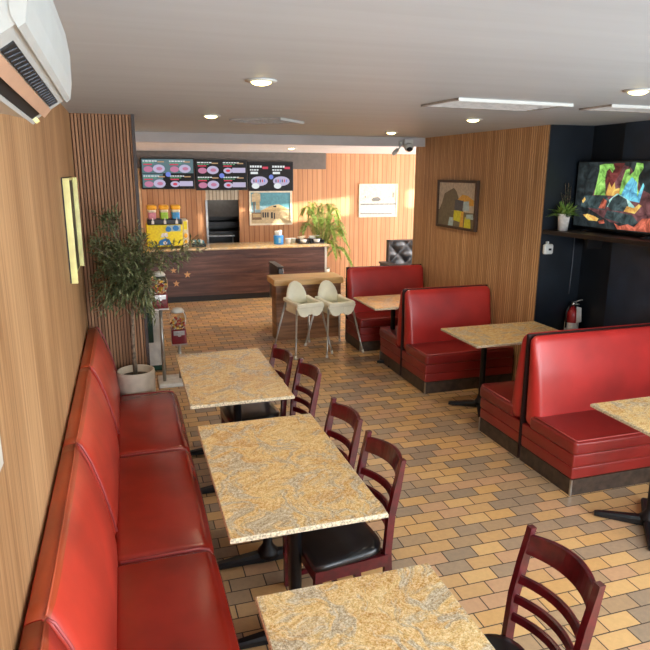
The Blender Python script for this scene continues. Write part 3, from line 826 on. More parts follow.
def dr_diner(b, o, u, n, W, H, d):
    P = lambda pts, m, k: b.poly(o, u, V, [(x * W, z * H) for x, z in pts], m, d + .0008 * k, n)
    P([(0, .32), (1, .32), (1, 1), (0, 1)], 0, 1); P([(0, .6), (1, .5), (1, .34), (0, .34)], 1, 2)
    P([(0, 0), (1, 0), (1, .34), (0, .34)], 2, 3); P([(.02, .70), (.02, .95), (.10, 1), (.24, .97), (.24, .72)], 2, 4); P([(.06, .14), (.09, .14), (.09, .72), (.06, .72)], 3, 4); P([(.12, .45), (.22, .45), (.22, .72), (.12, .72)], 4, 4)
    P([(.02, .12), (.26, .12), (.26, .36), (.02, .36)], 3, 5); P([(.04, .2), (.24, .2), (.24, .32), (.04, .32)], 4, 6)
    P([(.24, .42), (.52, .58), (.7, .62), (.97, .44), (.97, .38), (.24, .36)], 4, 5); P([(.26, .18), (.97, .14), (.97, .40), (.26, .40)], 2, 6)
    for k in range(3): P([(.28 + .06 * k, .19), (.32 + .06 * k, .19), (.32 + .06 * k, .36), (.28 + .06 * k, .36)], 5, 7)
    P([(.50, .16), (.545, .16), (.545, .36), (.50, .36)], 5, 7); P([(.57, .14), (.60, .14), (.60, .34), (.57, .34)], 5, 7); P([(.56, .53), (.64, .52), (.64, .58), (.56, .57)], 5, 7)
picture('framed_picture', Vector((2.31, 12.30, 1.145)), U, NN, .86, .665, .035, 'cream_frame', ['teal', 'sky', 'sand', 'brown', 'tan', 'black'], dr_diner, 'framed print of a pale roadside building under blue sky, below the right menu screen', grp='framed pictures')
def dr_sketch(b, o, u, n, W, H, d):
    P = lambda pts, m, k: b.poly(o, u, V, [(x * W, z * H) for x, z in pts], m, d + .0008 * k, n)
    P([(0, 0), (1, 0), (1, .42), (0, .44)], 1, 1); P([(.0, .36), (1, .36), (1, .40), (0, .40)], 2, 2); P([(0, .06), (.9, .04), (.9, .07), (0, .09)], 2, 2)
    P([(.30, .52), (.36, .60), (.50, .62), (.58, .54), (.52, .48), (.36, .47)], 2, 3); P([(.0, .42), (.28, .42), (.22, .52), (.06, .50)], 3, 3); P([(.7, .42), (1, .42), (.96, .5), (.78, .52)], 3, 3)
    P([(.90, .60), (.94, .60), (.94, .76), (.90, .76)], 2, 3); P([(.12, .60), (.16, .60), (.15, .66), (.12, .65)], 2, 3); P([(0, .18), (1, .16), (1, .28), (0, .30)], 3, 2)
picture('framed_picture', Vector((4.59, 12.30, 1.262)), U, NN, .855, .675, .03, 'cream_frame', ['cream', 'mist', 'greyink', 'paleblue'], dr_sketch, 'pale framed sketch hanging alone on the back wall right of the palm', grp='framed pictures')
def dr_tree(b, o, u, n, W, H, d):
    P = lambda pts, m, k: b.poly(o, u, V, [(x * W, z * H) for x, z in pts], m, d + .0008 * k, n)
    P([(0, 0), (1, 0), (1, .34), (0, .36)], 1, 1)
    P([(.02, .34), (.10, .52), (.16, .74), (.30, .82), (.42, .88), (.50, .80), (.56, .66), (.52, .36)], 2, 2)
    P([(.54, .62), (.66, .74), (.80, .72), (.96, .62), (.96, .5), (.54, .5)], 3, 3); P([(.46, .38), (.70, .36), (.70, .60), (.48, .62)], 4, 4); P([(.68, .38), (.86, .38), (.84, .60), (.70, .58)], 5, 4)
    P([(.44, .14), (.70, .10), (.70, .36), (.46, .37)], 6, 5); P([(.62, .0), (.72, .0), (.72, .36), (.66, .36)], 3, 6); P([(.74, .0), (.92, .0), (.9, .22), (.76, .24)], 6, 6); P([(.78, .2), (.98, .2), (.96, .32), (.8, .3)], 5, 6); P([(.3, 0), (.44, 0), (.46, .2), (.34, .2)], 5, 5)
wr = Vector((-.05, 2.73, 0)).normalized(); nr = Vector((-wr.y, wr.x, 0))
# wall point at y: x = 3.78 - .0316*(y-5.13)
yA = 7.15
oa = Vector((3.785 - .0183 * (yA - 5.13) - .002, yA, 1.518))
picture('framed_picture', oa, -wr, nr, .90, .565, .03, 'brown_frame', ['dusk', 'olive', 'olive', 'ochre', 'slate', 'paleblue', 'lime'], dr_tree, 'dark framed painting of a tree and yellow shapes on the grooved wood wall', .04, 'framed pictures')
# gilt frame seen edge-on on the left wall
gf = thing('framed_picture', 'gilt framed dark picture seen almost edge-on on the left wood wall above the banquette', 'picture', (-.36, 4.55, 1.48), 'framed pictures')
obj('frame', B().box(-.358, -.315, 4.17, 4.205, 1.48, 2.125, 0, .003).box(-.358, -.322, 4.965, 5.0, 1.48, 2.125, 0, .003).box(-.358, -.345, 4.205, 4.965, 2.108, 2.125).box(-.358, -.350, 4.205, 4.965, 1.48, 1.488), 'gold', gf)
obj('backing', B().box(-.359, -.352, 4.155, 4.97, 1.485, 2.13), 'black_frame', gf)
lf = thing('framed_picture', 'corner of a pale framed picture cut off at the left picture edge', 'picture', (-.36, 1.5, 1.385), 'framed pictures')
obj('frame', B().box(-.359, -.342, 1.05, 1.65, 1.44, 1.47).box(-.359, -.342, 1.62, 1.65, 1.47, 1.95).box(-.359, -.342, 1.05, 1.62, 1.92, 1.95).box(-.359, -.342, 1.05, 1.08, 1.47, 1.92), 'offwhite', lf)
obj('print', B().box(-.359, -.348, 1.08, 1.62, 1.47, 1.92), 'mist', lf)

# ------------------------------------------------------------------ television corner
tv = thing('television', 'large flat television showing a colourful log fire, on the black shelf', 'television', (4.12, 4.4, 1.64))
TX = 4.10
obj('housing', B().box(TX, TX + .05, 3.95, 5.085, 1.665, 2.275, 0, .006), 'black', tv)
for k, (c, st) in dict(f_bg=((44, 52, 54), .8), f_red=((110, 52, 50), .9), f_green=((150, 214, 104), 1.0), f_blue=((104, 184, 222), 1.0), f_cyan=((170, 226, 214), 1.), f_orange=((226, 168, 88), 1.), f_coal=((196, 100, 78), .9), f_log=((70, 88, 90), .8), f_glow=((120, 78, 80), .8)).items(): M[k] = glow(k, c, st, .45)
sc = B(); o = Vector((TX, 5.085, 1.665)); u = Vector((0, -1, 0)); n = Vector((-1, 0, 0)); W, H = 1.135, .61
sc.rect(o, u, V, .012, W - .012, .02, H - .012, 0, .001, n)
# screen coords: a in 0..1 is the part in view up to x=650 px (about .83 of the width), b up
def P(pts, m, k): sc.poly(o, u, V, [(.012 + a * .81, .02 + b * .58) for a, b in pts], m, .0015 + .0008 * k, n)
P([(.28, .50), (.40, .96), (.60, .98), (.80, .92), (1.0, .60), (1.2, .5), (1.2, .15), (.6, .1), (.2, .3)], 8, 0)
P([(.45, .70), (.56, .60), (.62, .74), (.72, .98), (.58, .98), (.50, .92)], 1, 1)
P([(.30, .50), (.33, .72), (.35, .90), (.34, .95), (.42, .97), (.55, .97), (.58, .90), (.55, .84), (.50, .90), (.46, .86), (.45, .72), (.47, .60), (.48, .50)], 2, 2)
P([(.48, .50), (.52, .70), (.56, .62), (.60, .70), (.62, .60), (.68, .62), (.70, .5)], 5, 2)
P([(.68, .50), (.70, .70), (.74, .88), (.80, .90), (.80, .80), (.86, .86), (.88, .98), (.97, .97), (.98, .90), (.93, .80), (.93, .64), (.97, .5)], 2, 3)
P([(.70, .46), (.76, .66), (.84, .78), (.92, .70), (.94, .50), (1.0, .70), (1.02, .66), (.98, .42)], 3, 4)
P([(.55, .44), (.66, .54), (.74, .50), (.84, .44), (.92, .36), (.96, .30), (.90, .28), (.70, .30), (.50, .34)], 4, 5)
P([(.10, .30), (.14, .48), (.50, .50), (.56, .40), (.50, .28)], 7, 6); P([(.54, .34), (.60, .47), (.68, .52), (.80, .46), (.84, .36), (.78, .28), (.6, .28)], 7, 7)
P([(.50, .16), (.54, .28), (.9, .24), (1.0, .14), (.9, .08)], 7, 8)
P([(.12, .40), (.16, .46), (.18, .42), (.14, .36)], 5, 8); P([(.40, .30), (.46, .46), (.52, .42), (.50, .30)], 6, 8); P([(.78, .28), (.82, .36), (.92, .34), (.98, .40), (1.02, .38), (.94, .26)], 5, 8)
P([(.16, .18), (.24, .20), (.36, .17), (.42, .14), (.40, .10), (.26, .10)], 5, 9); P([(.42, .10), (.50, .14), (.52, .08), (.44, .06)], 6, 9)
P([(.66, .10), (.74, .06), (.86, .10), (.95, .07), (1.05, .20), (1.25, .22), (1.25, .02), (.72, .01)], 6, 9)
obj('screen', sc, ['f_bg', 'f_red', 'f_green', 'f_blue', 'f_cyan', 'f_orange', 'f_coal', 'f_log', 'f_glow'], tv, fixn=False)
for yy in (4.15, 4.88): obj('foot', B().prism([(TX - .07, 1.642), (TX + .13, 1.642), (TX + .13, 1.65), (TX + .04, 1.668), (TX + .01, 1.668), (TX - .07, 1.65)], 1, yy - .012, yy + .012), 'black', tv)
sh = thing('wall_shelf', 'black wall shelf under the television in the navy corner', 'shelf', (4.05, 4.4, 1.6))
obj('board', B().prism([(3.79, 5.118), (4.268, 5.118), (4.268, 4.71), (4.230, 4.67), (4.230, 3.6), (3.98, 3.6)], 2, 1.602, 1.64), 'black_frame', sh)
obj('bracket', B().box(4.10, 4.230, 4.05, 4.08, 1.48, 1.602).box(4.10, 4.268, 4.85, 4.88, 1.48, 1.602), 'black', sh)
# potted grass on the shelf
sp = thing('potted_plant', 'small green grassy plant in a white pot on the television shelf', 'plant', (3.925, 5.0, 1.64), 'potted plants')
obj('pot', B().lathe((3.925, 5.0, 1.641), [(0, 0), (.043, 0), (.056, .145), (.061, .148), (.061, .155), (.052, .155), (.048, .13), (0, .13)], 22), 'white', sp)
random.seed(11); fb = B()
for k in range(150):
    a = random.uniform(0, 2 * PI); el = random.uniform(.15, 1.4); L = random.uniform(.09, .20)
    d = Vector((math.cos(a) * math.cos(el), math.sin(a) * math.cos(el), math.sin(el)))
    q = Vector((3.925, 5.0, 1.77)) + Vector((math.cos(a), math.sin(a), 0)) * random.uniform(0, .03)
    e = q + d * L
    if e.y > 5.10: d.y = -abs(d.y)
    if (q + d * L).x < 3.80: d.x = abs(d.x)
    if (q + d * L).x > 4.08: d.x = -abs(d.x)
    fb.leaf(q, d, L, .014, 0, .2)
obj('foliage', fb, 'grass_leaf', sp)
dp = thing('dried_stems', 'thin dark sprig standing behind the left edge of the television', 'plant', (4.05, 5.09, 1.64), 'potted plants')
vb = B(); vb.lathe((4.03, 5.085, 1.641), [(0, 0), (.025, 0), (.028, .07), (.02, .10), (0, .10)], 14); obj('vase', vb, 'black', dp)
st = B(); lf_ = B(); random.seed(5)
for k in range(9):
    e = Vector((4.02 + random.uniform(-.08, .04), 5.09 + random.uniform(-.02, .012), random.uniform(1.92, 2.12)))
    st.tube([(4.03, 5.085, 1.73), ((4.03 + e.x) / 2, 5.088, 1.85), e], .002, 5)
    for j in range(9):
        q = Vector((4.03, 5.085, 1.73)).lerp(e, .35 + .07 * j); lf_.leaf(q, (random.uniform(-1, 1), random.uniform(-.6, .1), random.uniform(0, 1)), .035, .012)
obj('stem', st, 'bark', dp); obj('foliage', lf_, 'dark_leaf', dp)
# thermostat and extinguisher
ts = thing('wall_control', 'small white control box on the navy wall under the television shelf', 'wall control', (3.86, 5.12, 1.46))
obj('body', B().rbox(3.80, 3.905, 5.075, 5.119, 1.405, 1.505, .02, 0, 2, 3), 'white_plastic', ts)
obj('button', B().box(3.845, 3.875, 5.07, 5.078, 1.445, 1.465), 'black', ts)
obj('cover_tab', B().box(3.83, 3.85, 5.085, 5.11, 1.50, 1.53), 'white_plastic', ts)
ex = thing('fire_extinguisher', 'red fire extinguisher with a white tag hung on the navy wall', 'fire extinguisher', (4.175, 5.03, .55))
obj('cylinder', B().lathe((4.165, 5.04, .50), [(0, 0), (.06, 0), (.066, .02), (.066, .30), (.055, .345), (.025, .37), (.02, .385), (0, .385)], 24), 'ext_red', ex)
obj('label_band', B().lathe((4.165, 5.04, .50), [(.067, .06), (.0675, .07), (.0675, .22), (.067, .23)], 24), 'tag', ex)
obj('valve', B().lathe((4.165, 5.04, .88), [(0, 0), (.018, 0), (.018, .04), (.012, .05), (0, .05)], 12).box(4.15, 4.18, 5.03, 5.05, .90, .935), 'chrome', ex)
obj('handle', B().tube([(4.165, 5.04, .925), (4.21, 5.02, .945), (4.245, 5.01, .95)], .007, 8).tube([(4.165, 5.04, .91), (4.22, 5.02, .905)], .007, 8), 'grey_metal', ex)
obj('hose', B().tube([(4.165, 5.04, .91), (4.11, 5.02, .90), (4.075, 5.02, .84), (4.08, 5.02, .68)], .009, 8), 'black', ex)
obj('inspection_tag', B().prism([(4.145, .90), (4.20, .885), (4.215, .74), (4.155, .73)], 1, 4.962, 4.966), 'tag', ex)
tag(obj('wall_cable', B().tube([(4.16, 5.112, 1.60), (4.163, 5.112, 1.3), (4.158, 5.112, 1.0)], .005, 6), 'slate'), 'thin cable running down the navy wall from the shelf to the extinguisher', 'cable')

# ------------------------------------------------------------------ ceiling fittings
def downlight(x, y, z, label, power):
    t = thing('recessed_downlight', label, 'ceiling light', (x, y, z), 'recessed ceiling lights')
    obj('trim_ring', B().lathe((x, y, z), [(.045, -.001), (.075, -.001), (.078, -.006), (.05, -.010), (.045, -.004)], 28), 'white_plastic', t)
    obj('lens', B().ell((x, y, z - .008), (.050, .050, .018), 0, 24, 10), 'lamp_glow', t)
    l = bpy.data.lights.new('downlight', 'SPOT'); l.energy = power; l.color = (1, .84, .6); l.spot_size = R(120); l.spot_blend = .8; l.shadow_soft_size = .05
    lo = bpy.data.objects.new('downlight_lamp', l); C.objects.link(lo); lo.location = (x, y, z - .03)
M['lamp_glow'] = glow('lamp_glow', (255, 228, 150), 10)
DP = 42
downlight(.67, 3.17, CE, 'round ceiling downlight nearest overhead on the left, above the tables', DP)
downlight(.69, 5.19, CE, 'round ceiling downlight beyond it on the left, near the twisted vent', DP)
downlight(2.85, 6.64, CE, 'small round ceiling downlight near the fascia and the security cameras', DP)
downlight(2.80, 4.82, CE, 'round ceiling downlight above the wood wall behind the long vent', DP)
downlight(2.66, 2.88, CE, 'round ceiling downlight at the right edge of the ceiling', DP)
downlight(2.55, 9.89, 2.535, 'tiny round downlight in the white rear ceiling beyond the fascia', 170)
def vent(cx, cy, w, d, rot, label):
    t = thing('ceiling_vent', label, 'ceiling vent', (0, 0, 0), 'ceiling vents')
    z = -.0
    f = B(); h = .012
    for a in ((-w / 2, w / 2, -d / 2, -d / 2 + .025), (-w / 2, w / 2, d / 2 - .025, d / 2), (-w / 2, -w / 2 + .025, -d / 2, d / 2), (w / 2 - .025, w / 2, -d / 2, d / 2)): f.box(*a, -h, -.001)
    obj('frame', f, 'vent_panel', t)
    obj('edge_strip', B().box(-w / 2, w / 2, -d / 2 - .006, -d / 2, -.02, -.001), 'white_plastic', t)
    obj('panel', B().box(-w / 2 + .02, w / 2 - .02, -d / 2 + .02, d / 2 - .02, -.006, -.001), 'vent_panel', t)
    s = B(); k = -d / 2 + .06
    while k < d / 2 - .05:
        s.box(-w / 2 + .03, w / 2 - .03, k, k + .006, -.011, -.005); k += .06
    obj('slat', s, 'vent_panel', t)
    t.location = (cx, cy, CE); t.rotation_euler = (0, 0, rot)
vent(2.34, 3.75, .86, .44, R(4), 'long white edged ceiling vent above the middle of the room')
vent(3.48, 3.66, .90, .30, R(1), 'ceiling vent at the upper right, cut off by the picture edge')
vent(1.22, 5.55, .46, .48, R(50), 'small twisted white ceiling vent near the left downlights')
# security cameras on the fascia
sc1 = thing('security_camera', 'white bracketed dome camera with a black eye at the fascia corner', 'security camera', (3.5, 7.55, 2.5), 'security cameras')
obj('mount', B().box(3.42, 3.54, 7.53, 7.598, 2.475, 2.575, 0, .01), 'white_plastic', sc1)
obj('housing', B().ell((3.465, 7.50, 2.475), (.06, .06, .055)), 'white_plastic', sc1)
obj('eye', B().ell((3.458, 7.465, 2.452), (.038, .038, .032)), 'black', sc1)
sc2 = thing('security_camera', 'small white bullet camera hanging on an arm left of the dome camera', 'security camera', (3.30, 7.55, 2.5), 'security cameras')
obj('arm', B().tube([(3.385, 7.585, 2.53), (3.36, 7.55, 2.47), (3.32, 7.53, 2.44)], .012, 8).lathe((3.385, 7.575, 2.52), [(0, 0), (.022, 0), (.022, .03), (0, .03)], 14), 'white_plastic', sc2)
obj('housing', B().tube([(3.325, 7.54, 2.445), (3.27, 7.50, 2.405), (3.25, 7.49, 2.39)], [.024, .028, .022], 12), 'white_plastic', sc2)

# ------------------------------------------------------------------ wall air conditioner
ac = thing('air_conditioner', 'white wall air conditioner high on the left wall, louver open', 'air conditioner', (-.36, 1.4, 2.27))
Y0, Y1 = 1.0, 1.75
def tilt(b):   # hung a touch out of level
    for v in b.b.verts: v.co.z += .022 * (Y1 - v.co.y) / (Y1 - Y0)
    return b
PR = [(-.358, 2.310), (-.255, 2.300), (-.200, 2.286), (-.118, 2.343), (-.128, 2.36), (-.128, 2.50), (-.358, 2.525)]
obj('body', tilt(B().prism(PR, 1, Y0, Y1)), 'ac_white', ac)
fr = B(); pr = [(-.122, 2.333), (-.112, 2.340), (-.106, 2.375), (-.104, 2.44), (-.110, 2.49), (-.130, 2.525), (-.165, 2.54), (-.165, 2.525), (-.13, 2.50), (-.13, 2.35)]
fr.prism(pr, 1, Y0 - .003, Y1 + .003, smooth=False); obj('front_panel', tilt(fr), 'ac_white', ac)
d_ = Vector((.082, 0, .057)).normalized(); nb = Vector((.57, 0, -.82)).normalized()
def slot(s0, s1, y0, y1, h0=-.002, h1=.003, tw=0.):
    o_ = Vector((-.200, 0, 2.286)); b = B()
    v = [o_ + d_ * s_ + nb * (h + (tw if s_ == s0 else 0)) + Vector((0, y, 0)) for h in (h0, h1) for y in (y0, y1) for s_ in (s0, s1)]
    return tilt(b.raw(v, [(0, 2, 3, 1), (4, 5, 7, 6), (0, 1, 5, 4), (2, 6, 7, 3), (0, 4, 6, 2), (1, 3, 7, 5)]))
obj('vent_slot', slot(.052, .076, Y0 + .06, Y1 - .06), 'black_slot', ac)
fin = B()
yy = Y0 + .075
while yy < Y1 - .07:
    o_ = Vector((-.200, yy, 2.286)); a = o_ + d_ * .054 + nb * .004; c_ = o_ + d_ * .074 + nb * .004 + Vector((0, .012, 0)); fin.tube([a, c_], .0012, 4); yy += .03
obj('fin', tilt(fin), 'slate', ac)['kind'] = 'stuff'
obj('louver', slot(.026, .050, Y0 + .04, Y1 - .03, .004, .0055, .006), 'vane', ac)
obj('lower_slot', slot(.002, .024, Y0 + .06, Y1 - .06, -.002, .003), 'black_slot', ac)
obj('rim', slot(-.006, .002, Y0 + .02, Y1 - .005, -.002, .006), 'ac_white', ac)
obj('louver_clip', slot(.002, .012, Y1 - .03, Y1 - .012, .0, .010), 'gold', ac)

# ------------------------------------------------------------------ olive tree
ot = thing('potted_olive_tree', 'tall olive tree in an ivory pot at the end of the red banquette', 'plant', (-.01, 5.13, 0), 'potted plants')
obj('pot', B().lathe((-.01, 5.125, 0), [(0, 0), (.125, 0), (.14, .02), (.152, .56), (.150, .588), (.142, .592), (.132, .585), (.128, .53), (0, .53)], 36), 'pot', ot)
obj('soil', B().lathe((-.01, 5.125, .535), [(0, .012), (.08, .008), (.126, 0), (.126, -.02), (0, -.02)], 24), 'soil', ot)
tk = B(); tk.tube([(-.012, 5.125, .54), (-.016, 5.12, .8), (-.006, 5.11, 1.05), (.01, 5.10, 1.30), (.0, 5.08, 1.5)], [.019, .016, .014, .013, .009], 10)
obj('trunk', tk, 'bark', ot)
random.seed(21)
br = B(); lv = B()
ends = []
def branch(p, e, nl, spread, L=(.055, .095)):
    p, e = Vector(p), Vector(e)
    mid = p.lerp(e, .5) + Vector((random.uniform(-.03, .03), random.uniform(-.03, .03), random.uniform(0, .04)))
    br.tube([p, mid, e], [.006, .004, .002], 6)
    for k in range(nl):
        t = random.random() ** .7
        q = (p.lerp(mid, t * 2) if t < .5 else mid.lerp(e, t * 2 - 1)) + Vector((random.gauss(0, spread), random.gauss(0, spread), random.gauss(0, spread)))
        d = Vector((random.uniform(-1, 1), random.uniform(-1, .6), random.uniform(-.9, .9))) + (e - p).normalized() * .7
        ln = random.uniform(*L)
        d.normalize()
        if q.y + d.y * ln > 5.33: q.y = 5.30; d.y = -abs(d.y)
        if q.x < -.33: q.x = -.32; d.x = abs(d.x)
        lv.leaf(q, d, ln, random.uniform(.011, .017), 0, .15)
base = Vector((.0, 5.10, 1.28))
random.seed(22)
for k in range(46):
    # ring-shaped crown to the left of the trunk and above it
    e = Vector((random.uniform(-.27, .16), random.uniform(4.80, 5.27), random.uniform(1.08, 1.66)))
    branch((random.uniform(-.03, .01), 5.10, random.uniform(1.2, 1.45)), e, 64, .035)
for e in ((.06, 4.95, 1.72), (.13, 4.9, 1.70), (.12, 5.1, 1.66), (.2, 5.0, 1.6), (-.2, 4.95, 1.70), (-.13, 5.1, 1.62)): branch((.0, 5.09, 1.40), e, 50, .03)
for e in ((-.17, 5.05, 1.80), (-.12, 5.05, 1.88), (-.09, 5.0, 1.80), (-.2, 5.05, 1.86)): branch((-.02, 5.08, 1.5), e, 12, .01); 
for e in ((-.13, 5.05, 1.82), (-.17, 5.02, 1.78), (-.10, 5.02, 1.84)): branch((e[0] + .05, e[1], e[2] - .05), e, 36, .025)
for e in ((.34, 5.0, 1.62), (.46, 5.02, 1.58), (.58, 5.05, 1.56), (.40, 5.0, 1.50), (.52, 5.05, 1.62), (.30, 4.95, 1.46)): branch((.06, 5.05, 1.46), e, 46, .022)
for v in list(lv.b.verts) + list(br.b.verts):
    v.co.x = max(v.co.x, -.30); v.co.y = min(v.co.y, 5.345)
obj('branch', br, 'bark', ot); obj('foliage', lv, 'olive_leaf', ot)

# ------------------------------------------------------------------ candy machine and white cabinet
cm = thing('candy_machine', 'twin gumball machine with red heads on poles and a white base', 'candy machine', (.45, 6.46, 0))
obj('base_plate', B().rbox(.205, .70, 6.30, 6.62, 0, .045, .012, 0, 3, 2), 'white_panel', cm)
def head(x, y, z):
    p = obj('pole', B().tube([(x, y, .045), (x, y, z)], .018, 12), 'grey_metal', cm)
    h = obj('dispenser', B().rbox(x - .075, x + .075, y - .075, y + .075, z, z + .155, .012, 0, 3, 2), 'candy_red', cm)
    obj('coin_plate', B().box(x - .055, x + .055, y - .082, y - .074, z + .10, z + .145).tube([(x, y - .08, z + .11), (x, y - .105, z + .11)], .02, 12), 'chrome', h)
    obj('bottom_plate', B().box(x - .08, x + .08, y - .085, y + .08, z - .006, z + .006), 'chrome', h)
    b = B()
    b.lathe((x, y, z + .155), [(0, 0), (.06, 0), (.085, .05), (.088, .11), (.075, .165), (.05, .185), (0, .185)], 20)
    obj('globe', b, 'globe', h)
    b = B(); random.seed(int(x * 1000))
    for k in range(90):
        a = random.uniform(0, 2 * PI); rr = random.uniform(0, .06); zz = random.uniform(.018, .12)
        b.ell((x + rr * math.cos(a), y + rr * math.sin(a), z + .155 + zz), (.012, .012, .012), k % 3, 8, 5)
    g = obj('candy', b, ['candy', 'ochre', 'candy2'], h); g['kind'] = 'stuff'
    obj('lid', B().lathe((x, y, z + .155), [(0, .182), (.062, .172), (.07, .18), (.05, .212), (0, .225)], 20), 'offwhite', h)
head(.27, 6.42, .825)
head(.44, 6.47, .430)
wc = thing('white_cabinet', 'narrow white cabinet with dark green edges behind the candy machine', 'cabinet', (.2, 7.1, 0))
obj('body', B().box(.14, .31, 6.95, 7.4, .04, .94, 0, .006), 'white_panel', wc)
obj('base_strip', B().box(.13, .315, 6.94, 7.4, 0, .06, 0, .004), 'green_dark', wc)
obj('side_panel', B().box(.13, .20, 6.925, 6.95, .33, .93, 0, .004), 'green_dark', wc)
obj('top', B().box(.13, .32, 6.93, 7.41, .94, .965, 0, .004), 'green_dark', wc)

# ------------------------------------------------------------------ palm and tufted bench in the back room
pm = thing('potted_palm', 'leafy green palm standing between the counter end and the back wall', 'plant', (3.62, 11.75, 0), 'potted plants')
obj('pot', B().lathe((3.62, 11.75, 0), [(0, 0), (.13, 0), (.17, .30), (.175, .32), (.155, .32), (.15, .28), (0, .28)], 24), 'pot', pm)
random.seed(31); fb = B(); sb = B()
def frond(p, a, reach, top, drop, nl=44, ll=.20):
    p = Vector(p); d = Vector((math.cos(a), math.sin(a), 0)); prev = p; pts = []
    for k in range(13):
        t = k / 12; q = p + d * reach * t ** 1.2 + Vector((0, 0, top * math.sin(t * PI * .62) - drop * t ** 3)); pts.append(q)
    for q in pts: q.y = min(q.y, 12.25)
    sb.tube(pts, [.008 - .006 * k / 12 for k in range(13)], 6)
    for k in range(nl):
        t = .22 + .78 * k / nl; i = min(11, int(t * 12)); q = pts[i].lerp(pts[i + 1], t * 12 - i)
        tang = (pts[i + 1] - pts[i]).normalized(); side = tang.cross(Vector((0, 0, 1)))
        if side.length < .05: side = Vector((-d.y, d.x, 0))
        side.normalize()
        for s in (-1, 1):
            dd = tang * .55 + side * s * .8 + Vector((0, 0, -.15)); L = ll * (1 - .5 * abs(t - .5))
            if (q + dd * L).y > 12.27: continue
            fb.leaf(q, dd, L, .020, 0, .18)
PB = (3.62, 11.75, .28)
for a, rch, tp, dr in ((2.9, .25, 1.2, .05), (.9, .22, 1.3, .05), (-1.1, .45, 1.0, .25), (.0, .5, .95, .3), (-.7, .35, 1.15, .12), (1.9, .2, 1.25, .05), (2.6, .40, 1.28, .1), (2.2, .28, 1.35, .1), (3.3, .42, 1.0, .15), (-.3, .55, .85, .35), (.2, .52, 1.05, .25), (-.9, .40, .75, .4), (-1.6, .3, 1.1, .15), (1.0, .3, 1.15, .1), (3.8, .32, 1.15, .1), (-.1, .35, 1.25, .1), (.5, .30, 1.30, .05), (-.5, .62, .62, .45)):
    frond(PB, a, rch, tp, dr)
obj('stem', sb, 'palm_leaf', pm); obj('foliage', fb, 'palm_leaf', pm)
tb = thing('tufted_bench', 'black tufted bench in the sunlit far corner behind the red booth', 'bench', (4.8, 10.2, 0))
bb = B(); x0, x1, z0, z1 = 4.32, 5.4, .62, 1.015
nx, nz = 48, 18
def tuft(x, z):
    a, c = (x - x0) / .16, (z - z0) / .16
    return .045 * abs(math.sin(PI * (a + c) / 2 * 1.0)) ** .6 * abs(math.sin(PI * (a - c) / 2 * 1.0)) ** .6
g = [[bb.b.verts.new((x0 + (x1 - x0) * i / nx, 10.02 - tuft(x0 + (x1 - x0) * i / nx, z0 + (z1 - z0) * j / nz), z0 + (z1 - z0) * j / nz)) for i in range(nx + 1)] for j in range(nz + 1)]
for j in range(nz):
    for i in range(nx):
        f = bb.b.faces.new([g[j][i], g[j][i + 1], g[j + 1][i + 1], g[j + 1][i]]); f.smooth = True
obj('tufted_back', bb, 'black_vinyl', tb, fixn=False)
obj('back_frame', B().box(x0 - .03, x1, 10.02, 10.08, .1, 1.03).box(x0 - .03, x0, 9.97, 10.02, .62, 1.03).box(x0 - .03, x1, 9.97, 10.02, 1.015, 1.03), 'dark_trim', tb)
obj('seat', B().rbox(x0, x1, 9.5, 10.0, 0, .47, .03, 0, 4, 3), 'black_vinyl', tb)
obj('arm', B().box(4.17, 4.30, 9.45, 10.05, 0, .63).box(4.15, 4.32, 9.43, 10.07, .63, .66), 'dark_trim', tb)

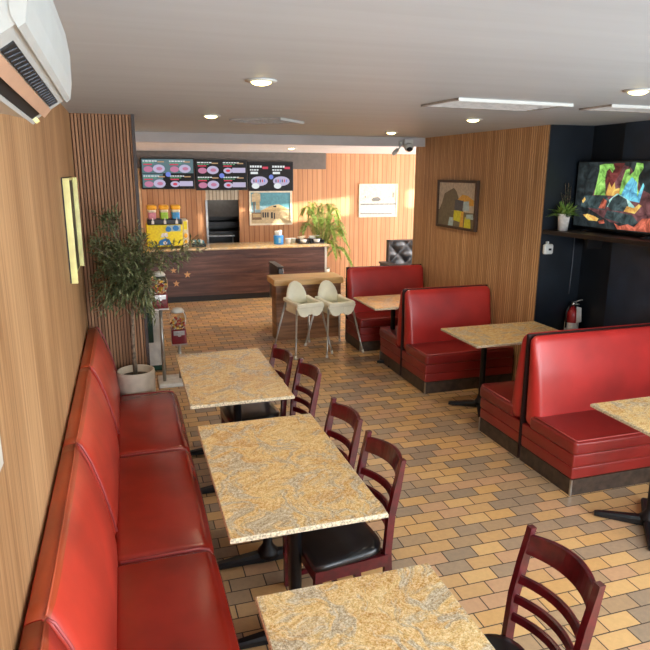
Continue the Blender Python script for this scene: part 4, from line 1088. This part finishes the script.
# ------------------------------------------------------------------ light
w = bpy.data.worlds.new('World'); S.world = w; w.use_nodes = True
w.node_tree.nodes['Background'].inputs[0].default_value = (.75, .85, 1, 1); w.node_tree.nodes['Background'].inputs[1].default_value = 1.0
def area(name, loc, rot, sx, sy, e, col):
    l = bpy.data.lights.new(name, 'AREA'); l.shape = 'RECTANGLE'; l.size = sx; l.size_y = sy; l.energy = e; l.color = col
    o = bpy.data.objects.new(name, l); C.objects.link(o); o.location = loc; o.rotation_euler = rot; return o
area('daylight_front_window', (2.05, -1.76, 1.52), (R(90), 0, 0), 3.9, 1.85, 205, (.88, .94, 1))      # faces +y
area('daylight_side_window', (4.25, .2, 1.55), (R(90), 0, R(90)), 3.0, 1.6, 120, (.88, .94, 1))       # faces -x
area('daylight_far_window', (11.44, 9.9, 1.3), (R(99), 0, R(90)), 4.2, 2.1, 1200, (.95, .97, 1))
area('fill_rear_ceiling', (6.2, 7.72, 1.4), (R(118), 0, 0), 3.5, 1.6, 110, (.95, .97, 1))  # added fill, tilted up to brighten the rear ceiling; no window there
sun = bpy.data.lights.new('low_sun', 'SUN'); sun.energy = 22; sun.angle = R(.6); sun.color = (1, .93, .8)
so = bpy.data.objects.new('low_sun', sun); C.objects.link(so)
so.rotation_euler = Vector((-1, .4, -.1)).to_track_quat('-Z', 'Y').to_euler()

kl = bpy.data.lights.new('kitchen_fill', 'POINT'); kl.energy = 9; kl.shadow_soft_size = .15; kl.color = (1, .95, .88)  # unseen point light added to lift the dark kitchen interior
ko = bpy.data.objects.new('kitchen_fill', kl); C.objects.link(ko); ko.location = (1.9, 12.75, 2.2)

# ------------------------------------------------------------------ camera
cam = bpy.data.cameras.new('Camera'); cam.sensor_width = 36; cam.sensor_fit = 'HORIZONTAL'; cam.lens = 625 / 650 * 36; cam.clip_start = .02
co = bpy.data.objects.new('Camera', cam); C.objects.link(co)
rows = [[0.954015, 0.067935, -0.291958], [-0.299737, 0.227546, -0.926488], [0.003493, 0.971395, 0.237445]]
mw = Matrix(rows).to_4x4(); mw.translation = (0, 0, 2.167); co.matrix_world = mw
S.camera = co
S.view_settings.view_transform = 'Standard'; S.view_settings.look = 'None'; S.view_settings.gamma = 1; S.view_settings.use_curve_mapping = False
S.view_settings.exposure = 0.0
S.cycles.use_denoising = True
S.cycles.max_bounces = 8; S.cycles.sample_clamp_indirect = 6
for o in S.objects:
    if '_o' in o: del o['_o']
